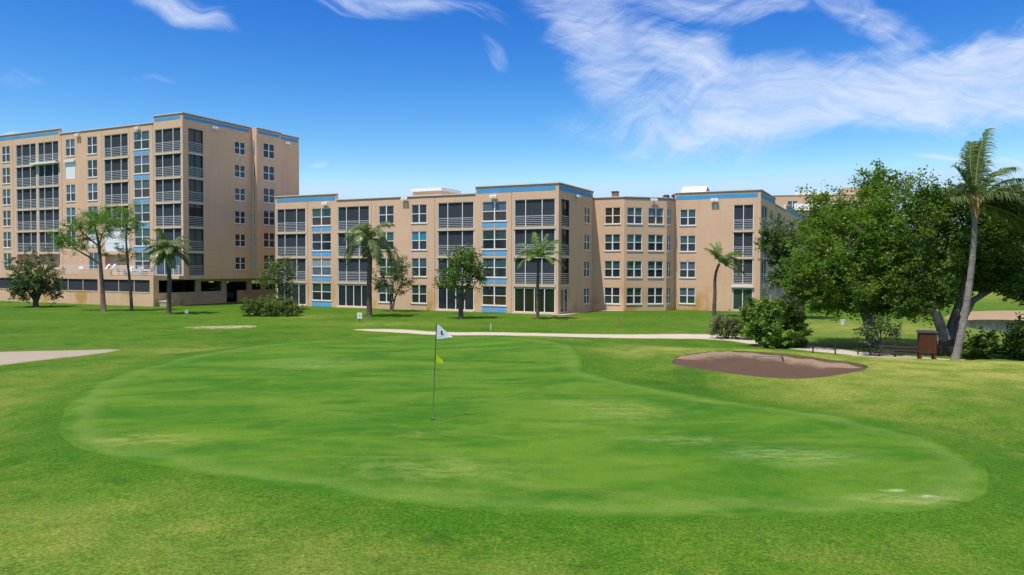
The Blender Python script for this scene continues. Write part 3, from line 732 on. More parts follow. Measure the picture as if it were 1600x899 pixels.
    ws.coping(0.05, 10.5, ZP); ws.coping(10.52, 20.48, ZR); ws.coping(20.5, 41.8, ZP); ws.coping(41.82, LS, ZR); ws.emit()
    # unseen back walls
    back = [(15.8, WV+LS), (2.0, WV+LS), (2.0, 20.0), (-LB, 20.0), (-LB, 0)]
    for p, q in zip(back[:-1], back[1:]):
        fa = Facade(root, mb, p, math.atan2(q[1]-p[1], q[0]-p[0]), math.dist(p, q), 0, ZR); fa.emit()
    mb.build('wall', WALLM(), root)
    rf = MB(); rz = 11.2
    rf.poly([(-LB+.02, 0.02, rz), (-0.02, 0.02, rz), (-0.02, 9.02, rz), (-0.02, 19.98, rz), (-LB+.02, 19.98, rz)])
    rf.poly([(-0.02, 9.02, rz), (3.33, 9.02, rz), (6.88, 12.02, rz), (7.18, 13.98, rz), (15.78, 13.98, rz), (15.78, WV+LS-.02, rz), (2.02, WV+LS-.02, rz), (2.02, 19.98, rz), (-0.02, 19.98, rz)])
    roof = rf.build('roof', M['roof'], root)
    # stair house and hatch on the roof
    ph = MB(); ph.box(-20.7, -17.0, 7.0, 11.0, rz+0.003, 12.75); ph.build('stair_house', M['stucco'], root)
    pc = MB(); pc.box(-20.85, -16.85, 6.85, 11.15, 12.752, 13.1); pc.build('stair_house_fascia', M['white'], root)
    ha = MB(); y0, y1 = 17.0, 21.0
    ha.poly([(6.6, y0, rz), (9.5, y0, rz), (9.5, y0+1.6, 13.2), (6.9, y0+1.6, 13.2)], 0); ha.poly([(6.9, y0+1.6, 13.2), (9.5, y0+1.6, 13.2), (9.5, y1, 12.6), (6.9, y1, 12.6)], 0)
    ha.poly([(9.5, y0, rz), (9.5, y1, rz), (9.5, y1, 12.6), (9.5, y0+1.6, 13.2)], 1); ha.poly([(6.6, y0, rz), (6.9, y0+1.6, 13.2), (6.9, y1, 12.6), (6.6, y1, rz)], 0)
    ha.poly([(6.6, y1, rz), (6.9, y1, 12.6), (9.5, y1, 12.6), (9.5, y1, rz)], 0)
    ha.build('roof_hatch', [M['white'], M['edge']], root)
    return root
building_b()

def roof_things():
    def Bw(u, v, z): return B0 + EX*u + EY*v + Vector((0, 0, z))
    t = thing('roof_vent', 'dark square roof chimney beside the blue striped end parapet of the four storey block', 'roof vent', Bw(1.2, 12.5, 11.2), -TH, 'dark vents on the flat roof')
    mb = MB(); mb.box(-0.3, 0.3, -0.3, 0.3, 0.003, 1.1); mb.build('shaft', M['edge'], t)
    mb = MB(); mb.box(-0.36, 0.36, -0.36, 0.36, 1.103, 1.22); mb.build('cap', M['dark'], t)
    for (u, v, r, lab) in ((6.0, 15.0, 0.36, 'smaller dark mushroom vent on the flat roof above the angled bay'), (7.1, 14.9, 0.52, 'wider dark mushroom vent on the flat roof beside the white hatch')):
        t = thing('roof_vent', lab, 'roof vent', Bw(u, v, 11.2), 0, 'dark vents on the flat roof')
        mb = MB(); mb.tube([(0, 0, 0.003), (0, 0, 0.62)], r*0.7, 14); mb.build('shaft', M['dark'], t, True)
        mb = MB(); mb.tube([(0, 0, 0.60), (0, 0, 0.78), (0, 0, 0.9)], [r, r, r*0.7], 16); mb.build('cap', M['dark'], t, False)
roof_things()

def building_a():
    root = thing('apartment_building', 'seven storey tan apartment tower with screened balconies above a ground floor car park', 'apartment building', A0, -TH)
    mb = MB(); LA = 41.0; ZR, ZP = 20.14, 20.85; Z0 = 2.9
    fr = Facade(root, mb, (-LA, 0), 0, LA, Z0, ZR); X = lambda u: u + LA
    S = lambda k: 3.89 + H*k
    # window columns
    for ci, (a, b, bl) in enumerate([(-37.6, -36.0, False), (-32.6, -30.95, False), (-19.9, -18.2, False), (-15.9, -14.15, False), (-7.86, -5.28, True)]):
        for k in range(6):
            z0, z1 = S(k), S(k) + 2.0
            if ci == 2 and k == 0: continue
            if (ci == 2 and k == 4) or (ci == 3 and k == 1):
                fr.hole(X(a), X(b), z0, z1, 0.08)
                sh = MB(); sh.box(0.003, b-a-0.003, 0.02, 0.078, 0.003, z1-z0-0.003); hd = MB(); hd.box(-0.1, b-a+0.1, -0.2, -0.003, z1-z0-0.05, z1-z0+0.2)
                s_ = fr.put('storm_shutter', sh.mesh('storm_shutter', [M['shutter']]), X(a), z0); fr.put('hood', hd.mesh('hood', [M['white']]), 0, 0, parent=s_); continue
            if ci == 3 and k == 0: fr.patio(X(a), X(b), 3.32, 5.9, 2, 'g_teal'); continue
            gl = None if ci > 3 or ci < 2 else random.choice([('g_dark', 'g_dark'), ('g_blue', 'g_dark')])
            fr.window(X(a), X(b), z0, z1, gl)
            if bl and k: fr.blue(X(a), X(b), S(k) - 0.58, S(k) - 0.17)
    for bi, (a, b) in enumerate([(-29.7, -25.6), (-25.25, -21.2), (-12.95, -8.76), (-4.44, -0.26)]):
        for k in range(6):
            z0, z1 = 3.32 + H*k, 5.86 + H*k
            if k == 0:
                if bi == 3: fr.patio(X(a), X(b), z0, z1, 3, 'g_blue')
                else: fr.hole(X(a), X(b), z0, z1-0.2, 0.5)
                continue
            if bi == 2 and k == 1:
                fr.hole(X(a), X(b), z0, z1, 0.10)
                sh = MB(); sh.box(0.003, (b-a)/2-0.02, 0.02, 0.098, 0.003, 2.53); sh.box((b-a)/2+0.02, b-a-0.003, 0.02, 0.098, 0.003, 2.53); sh.box(0.003, b-a-0.003, 0.0, 0.02, 0.95, 1.05)
                fr.put('storm_shutter', sh.mesh('storm_shutter', [M['shutter']]), X(a), z0); continue
            fr.balcony(X(a), X(b), z0, z1, xs=(0.012, 0.3, 0.7, 0.988), glass=random.choice(['g_dark', 'g_dark', 'g_blue', 'g_light', 'g_brown']), railh=1.08)
    hd = MB(); hd.box(X(-26.2), X(-21.1), -0.45, -0.003, S(4)+1.98, S(4)+2.22); o = hd.build('shutter_hood', M['white'], root); o.location = fr.P(0, 0, 0)
    for u in (-8.55, -4.66, -13.3, -20.6, -30.3): fr.joint(X(u))
    fr.upstand(0, X(-20.98), ZR, 20.75); fr.upstand(X(-4.53), LA, ZR, ZP)
    fr.stripe(0, X(-21.2), 20.14, 20.5); fr.stripe(X(-4.42), X(-0.35), 20.25, 20.6)
    fr.coping(0, X(-20.95), 20.75); fr.coping(X(-20.93), X(-4.55), ZR); fr.coping(X(-4.53), LA+0.05, ZP)
    for u in (-17.4, -7.0): fr.lamp(X(u), 19.8)
    fr.emit()
    # side wall, the stepped second block and the rear block
    sd = Facade(root, mb, (0, 0), math.pi/2, 9.86, Z0, ZR)
    for k in range(6):
        z0, z1 = 3.32 + H*k, 5.86 + H*k
        sd.hole(0.73, 2.7, z0, z1, 0.2, 1); sd.put('sliding_door', slider_mesh(1.97, 2.54, 'g_screen' if k in (0, 5, 3, 1) else 'g_dark', 2, 0.0, 'dark'), 0.73, z0, 0.18); sd.put('railing', rail_mesh(1.97, 1.08, 6), 0.73, z0); sd.slab(0.73, 2.7, z0)
        sd.window(7.29, 8.9, S(k)+0.08, S(k)+1.55, ('g_dark', 'g_dark'))
    sd.upstand(0.3, 9.86, ZR, ZP); sd.stripe(0.2, 9.5, 20.25, 20.62); sd.coping(0.05, 9.86, ZP); sd.lamp(4.3, 19.95); sd.emit()
    st = Facade(root, mb, (0, 9.86), 0, 0.85, Z0, ZR)
    for k in range(6):
        st.hole(0.28, 0.62, S(k), S(k)+1.9, 0.1); st.put('sliding_door', slider_mesh(0.34, 1.9, 'g_dark', 1), 0.28, S(k), 0.08)
    st.upstand(0, 0.85, ZR, 20.8, 0.25); st.emit()
    s2 = Facade(root, mb, (0.85, 9.86), math.pi/2, 4.05, Z0, ZR)
    for k in range(6): s2.window(1.1, 2.95, S(k)+0.08, S(k)+1.85, ('g_dark', 'g_dark'))
    s2.upstand(0.25, 4.05, ZR, 20.8); s2.stripe(0.25, 3.8, 20.2, 20.56); s2.coping(0.0, 4.05, 20.8); s2.emit()
    s3 = Facade(root, mb, (0.55, 13.91), math.pi/2, 3.55, Z0, ZR); s3.upstand(0, 3.55, ZR, 20.75); s3.stripe(0.15, 3.3, 20.15, 20.5); s3.coping(0.0, 3.55, 20.75); s3.lamp(1.3, 19.8); s3.emit()
    for p, q in [((0.85, 13.91), (0.55, 13.91)), ((0.55, 17.46), (-LA, 17.46)), ((-LA, 17.46), (-LA, 0))]:
        Facade(root, mb, p, math.atan2(q[1]-p[1], q[0]-p[0]), math.dist(p, q), Z0, ZR).emit()
    # underside of the overhang and the terrace slab
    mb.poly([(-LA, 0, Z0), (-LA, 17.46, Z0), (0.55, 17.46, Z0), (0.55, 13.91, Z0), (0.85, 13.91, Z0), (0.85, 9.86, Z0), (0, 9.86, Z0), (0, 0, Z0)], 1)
    # car park walls
    GV, GU = -2.37, -1.81
    gf = Facade(root, mb, (-LA, GV), 0, LA+GU, 0, 3.3)
    for a, b in ((-39.6, -31.2), (-29.6, -19.9), (-18.85, -10.9), (-9.99, -2.4)):
        gf.hole(X(a), X(b), 1.54, 2.84, 0.25, 3, False)
        sc = MB(); w = b-a; n = 3
        sc.poly([(0.003, 0.12, 0.003), (w-0.003, 0.12, 0.003), (w-0.003, 0.12, 1.297), (0.003, 0.12, 1.297)], 0)
        fm = MB()
        for i in range(1, n): fm.box(w*i/n-0.05, w*i/n+0.05, 0.06, 0.115, 0.003, 1.297)
        fm.box(-0.03, w+0.03, -0.03, -0.003, -0.10, 0.0)
        s_ = gf.put('garage_screen', sc.mesh('garage_screen', [M['screen']]), X(a), 1.54); gf.put('mullion', fm.mesh('mullion', [M['slab']]), 0, 0, parent=s_)
    gf.emit()
    gs = Facade(root, mb, (GU, GV), math.pi/2, 19.5, 0, Z0-0.003); V = lambda v: v - GV
    for a, b, c in ((-1.71, 3.13, 1.45), (3.9, 6.81, 1.45), (10.79, 10.80, 1.45), (11.63, 13.06, 1.45), (13.9, 16.3, 1.45)):
        if b - a > 0.1: gs.hole(V(a), V(b), c, 2.6 if a > 0 else 2.8, 0.25, 3, False)
    gs.hole(V(7.64), V(10.79), 1.45, 2.5, 0.25, 3, False); gs.hole(V(7.64), V(9.3), 0.04, 1.45, 0.25, 3, False); gs.emit()
    mb.poly([(-LA, GV, 3.3), (GU, GV, 3.3), (GU, -0.002, 3.3), (-LA, -0.002, 3.3)], 1)          # terrace floor
    mb.poly([(GU, GV, 2.9), (GU, 0, 2.9), (GU, 0, 3.3), (GU, GV, 3.3)], 0)
    mb.box(GU+0.003, 0.0, -0.62, -0.003, 2.97, 3.3, 0)
    # car park inside: floor, columns, rear wall with openings
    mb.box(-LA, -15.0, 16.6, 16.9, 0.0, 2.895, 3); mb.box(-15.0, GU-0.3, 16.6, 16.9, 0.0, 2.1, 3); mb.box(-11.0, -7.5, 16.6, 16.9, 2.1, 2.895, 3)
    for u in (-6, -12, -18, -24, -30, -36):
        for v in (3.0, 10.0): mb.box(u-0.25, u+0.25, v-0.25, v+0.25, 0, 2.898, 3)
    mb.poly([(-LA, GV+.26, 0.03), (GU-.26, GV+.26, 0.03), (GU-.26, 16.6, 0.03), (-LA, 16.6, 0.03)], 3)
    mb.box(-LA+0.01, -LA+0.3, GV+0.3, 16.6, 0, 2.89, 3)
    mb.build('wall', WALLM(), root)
    rf = MB(); rf.poly([(-LA, 0.02, 19.9), (-0.02, 0.02, 19.9), (-0.02, 9.88, 19.9), (0.53, 9.88, 19.9), (0.53, 17.44, 19.9), (-LA, 17.44, 19.9)]); rf.build('roof', M['roof'], root)
    # terrace railing: low tan walls with white rails
    rl = MB(); y = GV + 0.10
    def run(x0, x1, yv):
        for z in (3.42, 3.62, 3.82, 4.02, 4.22, 4.40): rl.box(x0, x1, yv-0.02, yv+0.02, z-0.02, z+0.02)
        n = max(1, int((x1-x0)/1.5))
        for i in range(n+1):
            q = x0 + (x1-x0)*i/n; rl.box(q-0.03, q+0.03, yv-0.035, yv+0.035, 3.303, 4.44)
    for a, b in ((-39, -29.2), (-16.8, -14.4), (-8.6, GU-0.1)): run(a, b, y)
    for z in (4.05, 4.38): rl.box(-29.1, -16.9, y-0.02, y+0.02, z-0.02, z+0.02); rl.box(-14.3, -8.7, y-0.02, y+0.02, z-0.02, z+0.02)
    for u in (-27, -24, -21, -18, -12.5, -10.5): rl.box(u-0.03, u+0.03, y-0.035, y+0.035, 3.82, 4.42)
    run(GU-0.05, -0.1, -0.5)
    rl.build('terrace_railing', M['white'], root)
    lw = MB(); lw.box(-29.1, -16.9, GV+0.002, GV+0.2, 3.303, 3.95); lw.box(-14.3, -8.7, GV+0.002, GV+0.2, 3.303, 3.95); lw.build('terrace_parapet', M['stucco'], root)
    return root
building_a()

def Aw(u, v, z): return A0 + EX*u + EY*v + Vector((0, 0, z))

def building_far():
    D0 = at(1225, 400, 150); o = Vector((D0.x, D0.y, 0))
    root = thing('apartment_building', 'tan apartment block with a white sloping metal roof rising far behind the oak trees', 'apartment building', o, -TH*0.4)
    mb = MB(); zt = 18.6
    fr = Facade(root, mb, (-9, 0), 0, 26, 0, zt)
    for k in range(6):
        for x in (1, 5, 9.5, 13, 17.5, 21.5): fr.window(x, x+1.9, 1.3+2.9*k, 3.0+2.9*k)
    fr.coping(0, 26, zt); fr.emit()
    for p, q in [((17, 0), (17, 14)), ((17, 14), (-9, 14)), ((-9, 14), (-9, 0))]: Facade(root, mb, p, math.atan2(q[1]-p[1], q[0]-p[0]), math.dist(p, q), 0, zt).emit()
    mb.poly([(-9, 0.02, zt-.2), (17, 0.02, zt-.2), (17, 14, zt-.2), (-9, 14, zt-.2)], 2)
    mb.build('wall', WALLM(), root)
    s = MB(); x0, x1 = 1.5, 10
    s.poly([(x0, -1.2, 15.6), (x1, -1.2, 15.6), (x1-0.4, 2.2, 19.4), (x0+0.8, 2.2, 19.4)]); s.poly([(x0, -1.2, 15.6), (x0+0.8, 2.2, 19.4), (x0+0.4, 2.2, 15.6)])
    for i in range(9):
        x = x0 + 0.5 + i*0.9; s.poly([(x, -1.23, 15.62), (x+0.06, -1.23, 15.62), (x+0.12, 2.15, 19.46), (x+0.06, 2.15, 19.46)])
    s.build('metal_roof', plain('dull_metal_roof', (0.42, 0.44, 0.47), 0.5, 0.4, 0.1), root)
    p = MB(); p.box(11, 17.2, 0.5, 5, zt, zt+1.4, 0); p.build('stair_house', M['stucco'], root)
building_far()

# ------------------------------------------------------------------ vegetation
def leaf_mesh(name, C, L, W, tint, material, up=0.25, orient=None):
    n = len(C); C = np.asarray(C, float)
    a = RNG.normal(size=(n, 3)); a[:, 2] *= 0.7
    if orient is not None: a += orient
    a /= np.linalg.norm(a, axis=1)[:, None]
    nr = RNG.normal(size=(n, 3)); nr[:, 2] = np.abs(nr[:, 2]) + up
    b = np.cross(nr, a); b /= np.maximum(np.linalg.norm(b, axis=1)[:, None], 1e-6)
    s = (0.65 + 0.7*RNG.random(n))[:, None]
    l = a*L*s*0.5; w = b*W*s*0.5
    V = np.stack([C-l, C+w+l*0.1, C+l, C-w+l*0.1], 1).reshape(-1, 3)
    return quad_mesh(name, V, tint, material)
def quad_mesh(name, V, tint, material, nup=False):
    n = len(V)//4; me = bpy.data.meshes.new(name)
    me.vertices.add(n*4); me.vertices.foreach_set('co', V.astype(np.float32).ravel())
    me.loops.add(n*4); me.loops.foreach_set('vertex_index', np.arange(n*4, dtype=np.int32))
    me.polygons.add(n); me.polygons.foreach_set('loop_start', np.arange(0, n*4, 4, dtype=np.int32))
    at_ = me.attributes.new('tint', 'FLOAT', 'FACE'); at_.data.foreach_set('value', np.clip(tint, 0, 1).astype(np.float32))
    me.materials.append(material); me.update(calc_edges=True); me.validate()
    if nup: me.normals_split_custom_set_from_vertices(np.tile(np.array([0.0, -0.12, 0.99]), (n*4, 1)).tolist())
    return me

def tree(name, label, cat, base, clumps, limbs, leaf, mats, group=None, sub=0.45, per=70, dens=1.0, flat=0.7, twigs=0.25, shell=3.0, orient=None):
    """clumps: (x, y, z, rx, ry, rz, subclumps) from the base; limbs: [(points, radii)]; leaf: (length, width)"""
    t = thing(name, label, cat, base, 0, group)
    mb = MB()
    ends = []
    for pts, rad in limbs:
        mb.tube(pts, rad, 9 if rad[0] > 0.1 else 6); ends += [Vector(p) for p in pts[1:]]
    CC, TT = [], []
    for (x, y, z, rx, ry, rz, n) in clumps:
        n = max(1, int(n*dens))
        d = RNG.normal(size=(n, 3)); d /= np.linalg.norm(d, axis=1)[:, None]
        r = RNG.random(n)**(1/shell); r = r*(1 + 0.28*RNG.random(n)**4); c = np.array([x, y, z]) + d*r[:, None]*np.array([rx, ry, rz])
        base_t = RNG.random(n)
        for i in range(n):
            k = int(per*(0.5+RNG.random())); sg = sub*(0.6+0.8*RNG.random())
            o = d[i]*0.8 + RNG.normal(size=3)*0.55 + np.array([0, 0, 0.35]); o /= np.linalg.norm(o)
            q = c[i] + o*(RNG.random((k, 1)) - 0.40)*sg*2.6 + RNG.normal(size=(k, 3))*np.array([sg, sg, sg*flat])*0.30
            CC.append(q); TT.append(np.clip(0.18 + 0.45*base_t[i] + 0.22*RNG.normal(size=k), 0, 1))
            if RNG.random() < twigs and ends:
                e = min(ends, key=lambda v: (v - Vector(c[i])).length); mid = (e*0.5 + Vector(c[i])*0.5) + Vector((0, 0, 0.12))
                mb.tube([e, mid, Vector(c[i])], [0.022, 0.014, 0.006], 4, cap=False)
    mb.build('trunk', mats[1], t, True)
    C = np.concatenate(CC); T = np.concatenate(TT)
    link('crown', leaf_mesh('crown', C, leaf[0], leaf[1], T, mats[0], orient=orient), t)
    return t

def rel(base, px, py, D): 
    p = at(px, py, D); return p - base

def px_tree(name, label, cat, bpx, bpy_, cl, lm, leaf, mats, group=None, D=None, **kw):
    """bpx,bpy_: foot of the tree; cl: (px,py,rx_px,rz_px,depth m,n); lm: ([(px,py,depth m)], [radii])"""
    b = gp(bpx, bpy_) if D is None else gd(bpx, D); D = b.y; s = D/FPX
    clumps = []
    for (x, y, rx, rz, dy, n) in cl:
        q = rel(b, x, y, D+dy); clumps.append((q.x, q.y, q.z, rx*s, max(rx, rz)*s*0.9, rz*s, n))
    limbs = []
    for pts, rad in lm: limbs.append(([rel(b, x, y, D+dy) if not (x == bpx and y == bpy_) else Vector((0, 0, -0.1)) for x, y, dy in pts], rad))
    return tree(name, label, cat, b, clumps, limbs, leaf, mats, group, **kw)

def plants():
    G = 'trees along the lawn in front of the buildings'
    # round bushy tree, far left
    px_tree('round_tree', 'dense round dark green tree with several stems before the car park screens', 'tree', 56, 480,
        [(54, 430, 36, 33, 0, 110), (40, 445, 24, 22, -0.5, 40), (74, 440, 20, 26, 0.3, 40), (30, 455, 14, 12, 0, 12), (85, 460, 8, 10, 0, 8)],
        [([(56, 480, 0), (55, 462, 0), (50, 435, 0), (48, 420, 0.2)], [0.3, 0.2, 0.1, 0.04]), ([(57, 472, 0), (66, 452, .2), (76, 432, .4)], [0.18, 0.1, 0.04]), ([(55, 470, 0), (44, 455, -.3), (34, 440, -.4)], [0.16, 0.09, 0.04]), ([(56, 475, 0), (60, 448, -.6), (62, 425, -.8)], [0.15, 0.08, 0.03])],
        (0.24, 0.11), (F['round'], F['bark']), G, sub=0.5, per=48, dens=0.85)
    # tall open pine-like tree
    px_tree('pine_tree', 'tall leaning tree with open branches and tufted bright needles', 'tree', 162, 487,
        [(150, 345, 30, 13, 0, 26), (128, 352, 22, 9, 0.5, 16), (170, 350, 14, 10, -0.5, 12), (104, 372, 18, 9, 0, 14), (96, 384, 12, 6, 0.3, 8), (150, 334, 22, 9, .3, 14), (122, 385, 16, 7, -.4, 10), (172, 368, 9, 6, 0, 5), (136, 372, 12, 6, .3, 6), (145, 360, 14, 6, -.5, 7), (108, 357, 10, 6, 0, 6), (165, 396, 5, 3, 0, 2)],
        [([(162, 487, 0), (160, 450, 0), (157, 415, 0), (155, 385, 0), (150, 360, 0), (145, 345, 0)], [0.26, 0.19, 0.165, 0.14, 0.09, 0.04]),
         ([(157, 413, 0), (140, 402, .2), (122, 392, .3), (104, 376, .3)], [0.11, 0.09, 0.06, 0.03]), ([(156, 386, 0), (140, 374, .2), (124, 358, .5), (112, 353, .5)], [0.09, 0.07, 0.04, 0.02]),
         ([(155, 384, 0), (160, 366, -.3), (168, 352, -.4)], [0.08, 0.05, 0.02]), ([(152, 368, 0), (148, 350, .4), (152, 336, .5)], [0.07, 0.04, 0.02]), ([(156, 390, 0), (164, 378, 0), (172, 370, 0)], [0.05, 0.03, 0.015]), ([(126, 394, .3), (118, 390, 0), (100, 386, 0)], [0.05, 0.03, 0.015])],
        (0.26, 0.05), (F['pine'], F['bark']), G, sub=0.60, per=75, flat=0.45, dens=1.0, twigs=0.5)
    # thin tall companion
    px_tree('pine_tree', 'slender dark stemmed tree with sparse tufts beside the leaning one', 'tree', 206, 486,
        [(200, 330, 14, 7, 0, 9), (193, 345, 10, 8, .3, 8), (210, 345, 8, 9, -.3, 7), (194, 372, 7, 7, 0, 5), (212, 352, 10, 6, 0, 5), (188, 392, 7, 6, 0, 4), (207, 397, 7, 5, 0, 3), (200, 358, 8, 8, .3, 5), (186, 355, 6, 5, 0, 3), (193, 405, 5, 4, 0, 2)],
        [([(206, 486, 0), (204, 450, 0), (200, 415, 0), (197, 375, 0), (198, 345, 0), (202, 328, 0)], [0.17, 0.13, 0.11, 0.08, 0.05, 0.02]), ([(199, 398, 0), (192, 393, .2), (188, 391, .2)], [0.04, 0.03, 0.015]), ([(197, 372, 0), (206, 358, -.2), (211, 348, -.2)], [0.045, 0.03, 0.015]), ([(200, 410, 0), (207, 399, 0)], [0.03, 0.015])],
        (0.26, 0.05), (F['pine'], F['bark']), G, sub=0.50, per=64, flat=0.5, twigs=0.5)
    # olive tree at the corner of the 4-storey block
    px_tree('small_tree', 'small loose grey green tree behind the wide shrubs at the left block end', 'tree', 438, 484,
        [(436, 425, 26, 20, 0, 60), (422, 436, 16, 20, 0, 30), (450, 440, 14, 16, .3, 26), (436, 455, 20, 10, 0, 16), (440, 410, 14, 8, 0, 14)],
        [([(438, 484, 0), (438, 462, 0), (434, 440, 0), (432, 420, 0)], [0.16, 0.11, 0.07, 0.03]), ([(438, 470, 0), (446, 448, .2), (450, 430, .2)], [0.09, 0.05, 0.02]), ([(437, 466, 0), (426, 448, -.2), (420, 435, -.3)], [0.08, 0.05, 0.02])],
        (0.20, 0.09), (F['olive'], F['bark']), G, sub=0.46, per=34, dens=0.8, twigs=0.4)
    px_tree('small_tree', 'small yellowish green tree half hidden behind the drooping palm', 'tree', 614, 487,
        [(624, 425, 14, 16, 0, 30), (606, 432, 20, 18, .3, 40), (630, 440, 14, 14, 0, 22), (594, 440, 12, 12, 0, 18), (618, 452, 18, 8, 0, 14), (622, 410, 10, 7, 0, 8)],
        [([(612, 487, 0), (610, 470, 0), (605, 450, 0), (600, 432, 0)], [0.14, 0.1, 0.06, 0.03]), ([(613, 486, 0), (617, 466, .1), (626, 446, .2), (630, 432, .2)], [0.12, 0.08, 0.05, 0.02]), ([(612, 474, 0), (614, 450, -.2), (618, 428, -.2)], [0.08, 0.05, 0.02])],
        (0.20, 0.09), (F['olive'], F['bark']), G, sub=0.46, per=36, dens=0.8, twigs=0.4)
    px_tree('small_tree', 'broad leafy tree with a forked dark trunk standing before the second patio door', 'tree', 720, 498,
        [(722, 415, 30, 22, 0, 80), (702, 432, 20, 16, -.3, 34), (742, 428, 16, 18, .2, 34), (720, 446, 26, 9, 0, 24), (732, 398, 16, 9, 0, 16), (692, 442, 10, 6, 0, 8), (752, 436, 7, 7, 0, 6)],
        [([(720, 498, 0), (720, 478, 0), (716, 455, 0), (708, 430, 0)], [0.24, 0.19, 0.10, 0.03]), ([(720, 482, 0), (727, 458, .2), (738, 432, .3)], [0.16, 0.10, 0.03]), ([(720, 480, 0), (722, 450, -.3), (724, 418, -.3)], [0.15, 0.09, 0.03]), ([(718, 474, 0), (706, 456, .3), (696, 444, .3)], [0.10, 0.06, 0.02])],
        (0.20, 0.10), (F['oak2'], F['bark']), G, sub=0.46, per=34, dens=0.8, twigs=0.4)
    # shrubs
    px_tree('shrub_clump', 'low wide feathery shrubs at the foot of the olive tree', 'shrub', 424, 494,
        [(400, 482, 18, 12, 0, 40), (424, 478, 24, 13, 0, 60), (448, 483, 18, 10, 0, 40), (384, 486, 6, 8, 0, 8), (464, 487, 6, 6, 0, 8)],
        [([(424, 494, 0), (423, 484, 0), (420, 472, 0)], [0.07, 0.05, 0.02]), ([(408, 493, 0), (404, 484, 0), (398, 474, 0)], [0.06, 0.04, 0.02]), ([(444, 493, 0), (447, 484, 0), (452, 475, 0)], [0.06, 0.04, 0.02])],
        (0.22, 0.07), (F['feather'], F['bark']), None, sub=0.34, per=60, orient=np.array([0, 0, 0.9]))
    px_tree('shrub_clump', 'loose grey green shrub beside the gravel path', 'shrub', 1136, 530,
        [(1136, 512, 22, 14, 0, 60), (1122, 508, 10, 14, 0, 18), (1150, 506, 10, 12, 0.3, 18)],
        [([(1136, 530, 0), (1134, 515, 0), (1130, 500, 0)], [0.05, 0.035, 0.01]), ([(1137, 530, 0), (1142, 514, .1), (1150, 500, .2)], [0.05, 0.03, 0.01]), ([(1135, 530, 0), (1126, 516, -.1), (1120, 504, 0)], [0.04, 0.03, 0.01])],
        (0.13, 0.06), (F['grey'], F['bark']), None, D=47.5, sub=0.26, per=44, twigs=0.4, orient=np.array([0, 0, 0.5]))
    px_tree('leafy_bush', 'big glossy bright green bush on the near side of the path', 'shrub', 1212, 545,
        [(1210, 508, 36, 28, 0, 150), (1238, 518, 20, 22, -.3, 60), (1186, 505, 16, 22, .3, 50), (1205, 478, 18, 9, 0, 28), (1226, 485, 12, 12, 0, 22), (1244, 535, 12, 8, 0, 16), (1212, 534, 28, 9, -.4, 36)],
        [([(1212, 545, 0), (1210, 522, 0), (1205, 490, 0)], [0.09, 0.06, 0.02]), ([(1216, 544, 0), (1230, 522, -.2), (1240, 508, -.2)], [0.08, 0.05, 0.02]), ([(1208, 544, 0), (1192, 520, .2), (1184, 495, .3)], [0.08, 0.05, 0.02])],
        (0.20, 0.12), (F['shrub'], F['bark']), None, D=43, sub=0.30, per=46, twigs=0.2)
    px_tree('leafy_bush', 'dark upright bush between the striped wing corner and the glossy bush', 'shrub', 1172, 528,
        [(1172, 498, 14, 20, 0, 46), (1166, 512, 10, 12, 0, 20), (1170, 476, 8, 8, 0, 8)],
        [([(1172, 528, 0), (1172, 508, 0), (1170, 484, 0)], [0.06, 0.04, 0.015])], (0.17, 0.09), (F['oak2'], F['bark']), None, D=47, sub=0.30, per=50)
    px_tree('young_tree', 'thin scrubby sapling on dark stakes in front of the left oak trunk', 'shrub', 1376, 553,
        [(1352, 516, 14, 10, 0, 14), (1380, 508, 18, 9, 0, 18), (1398, 520, 12, 7, 0, 10), (1365, 528, 14, 7, 0, 10)],
        [([(1376, 553, 0), (1374, 535, 0), (1366, 518, 0), (1352, 512, 0)], [0.05, 0.035, 0.02, 0.01]), ([(1377, 553, 0), (1382, 530, 0), (1390, 512, 0)], [0.04, 0.03, 0.012]), ([(1376, 545, 0), (1376, 520, .2), (1378, 504, .2)], [0.04, 0.025, 0.01])],
        (0.13, 0.07), (F['olive'], F['bark']), None, D=38.5, sub=0.26, per=26, twigs=0.6)
    px_tree('leafy_bush', 'low dark bush growing against the right side of the palm foot', 'shrub', 1530, 564,
        [(1532, 542, 20, 15, 0, 44), (1516, 550, 10, 9, 0, 14), (1545, 534, 10, 9, 0, 12)], [([(1530, 564, 0), (1530, 550, 0), (1534, 536, 0)], [0.05, 0.03, 0.01]), ([(1528, 564, 0), (1520, 552, 0), (1514, 546, 0)], [0.04, 0.025, 0.01])],
        (0.18, 0.10), (F['oak2'], F['bark']), None, D=37.5, sub=0.26, per=40, twigs=0.4)
    px_tree('leafy_bush', 'dark bush at the far right behind the wooden rails', 'shrub', 1592, 566,
        [(1594, 540, 14, 18, 0, 40), (1590, 518, 10, 12, 0, 10), (1606, 550, 14, 14, 0, 20)], [([(1592, 566, 0), (1592, 540, 0), (1590, 512, 0)], [0.06, 0.04, 0.015])],
        (0.18, 0.10), (F['oak2'], F['bark']), None, D=37, sub=0.28, per=46, twigs=0.3)
    # oaks
    O = 'big oak trees at the right'
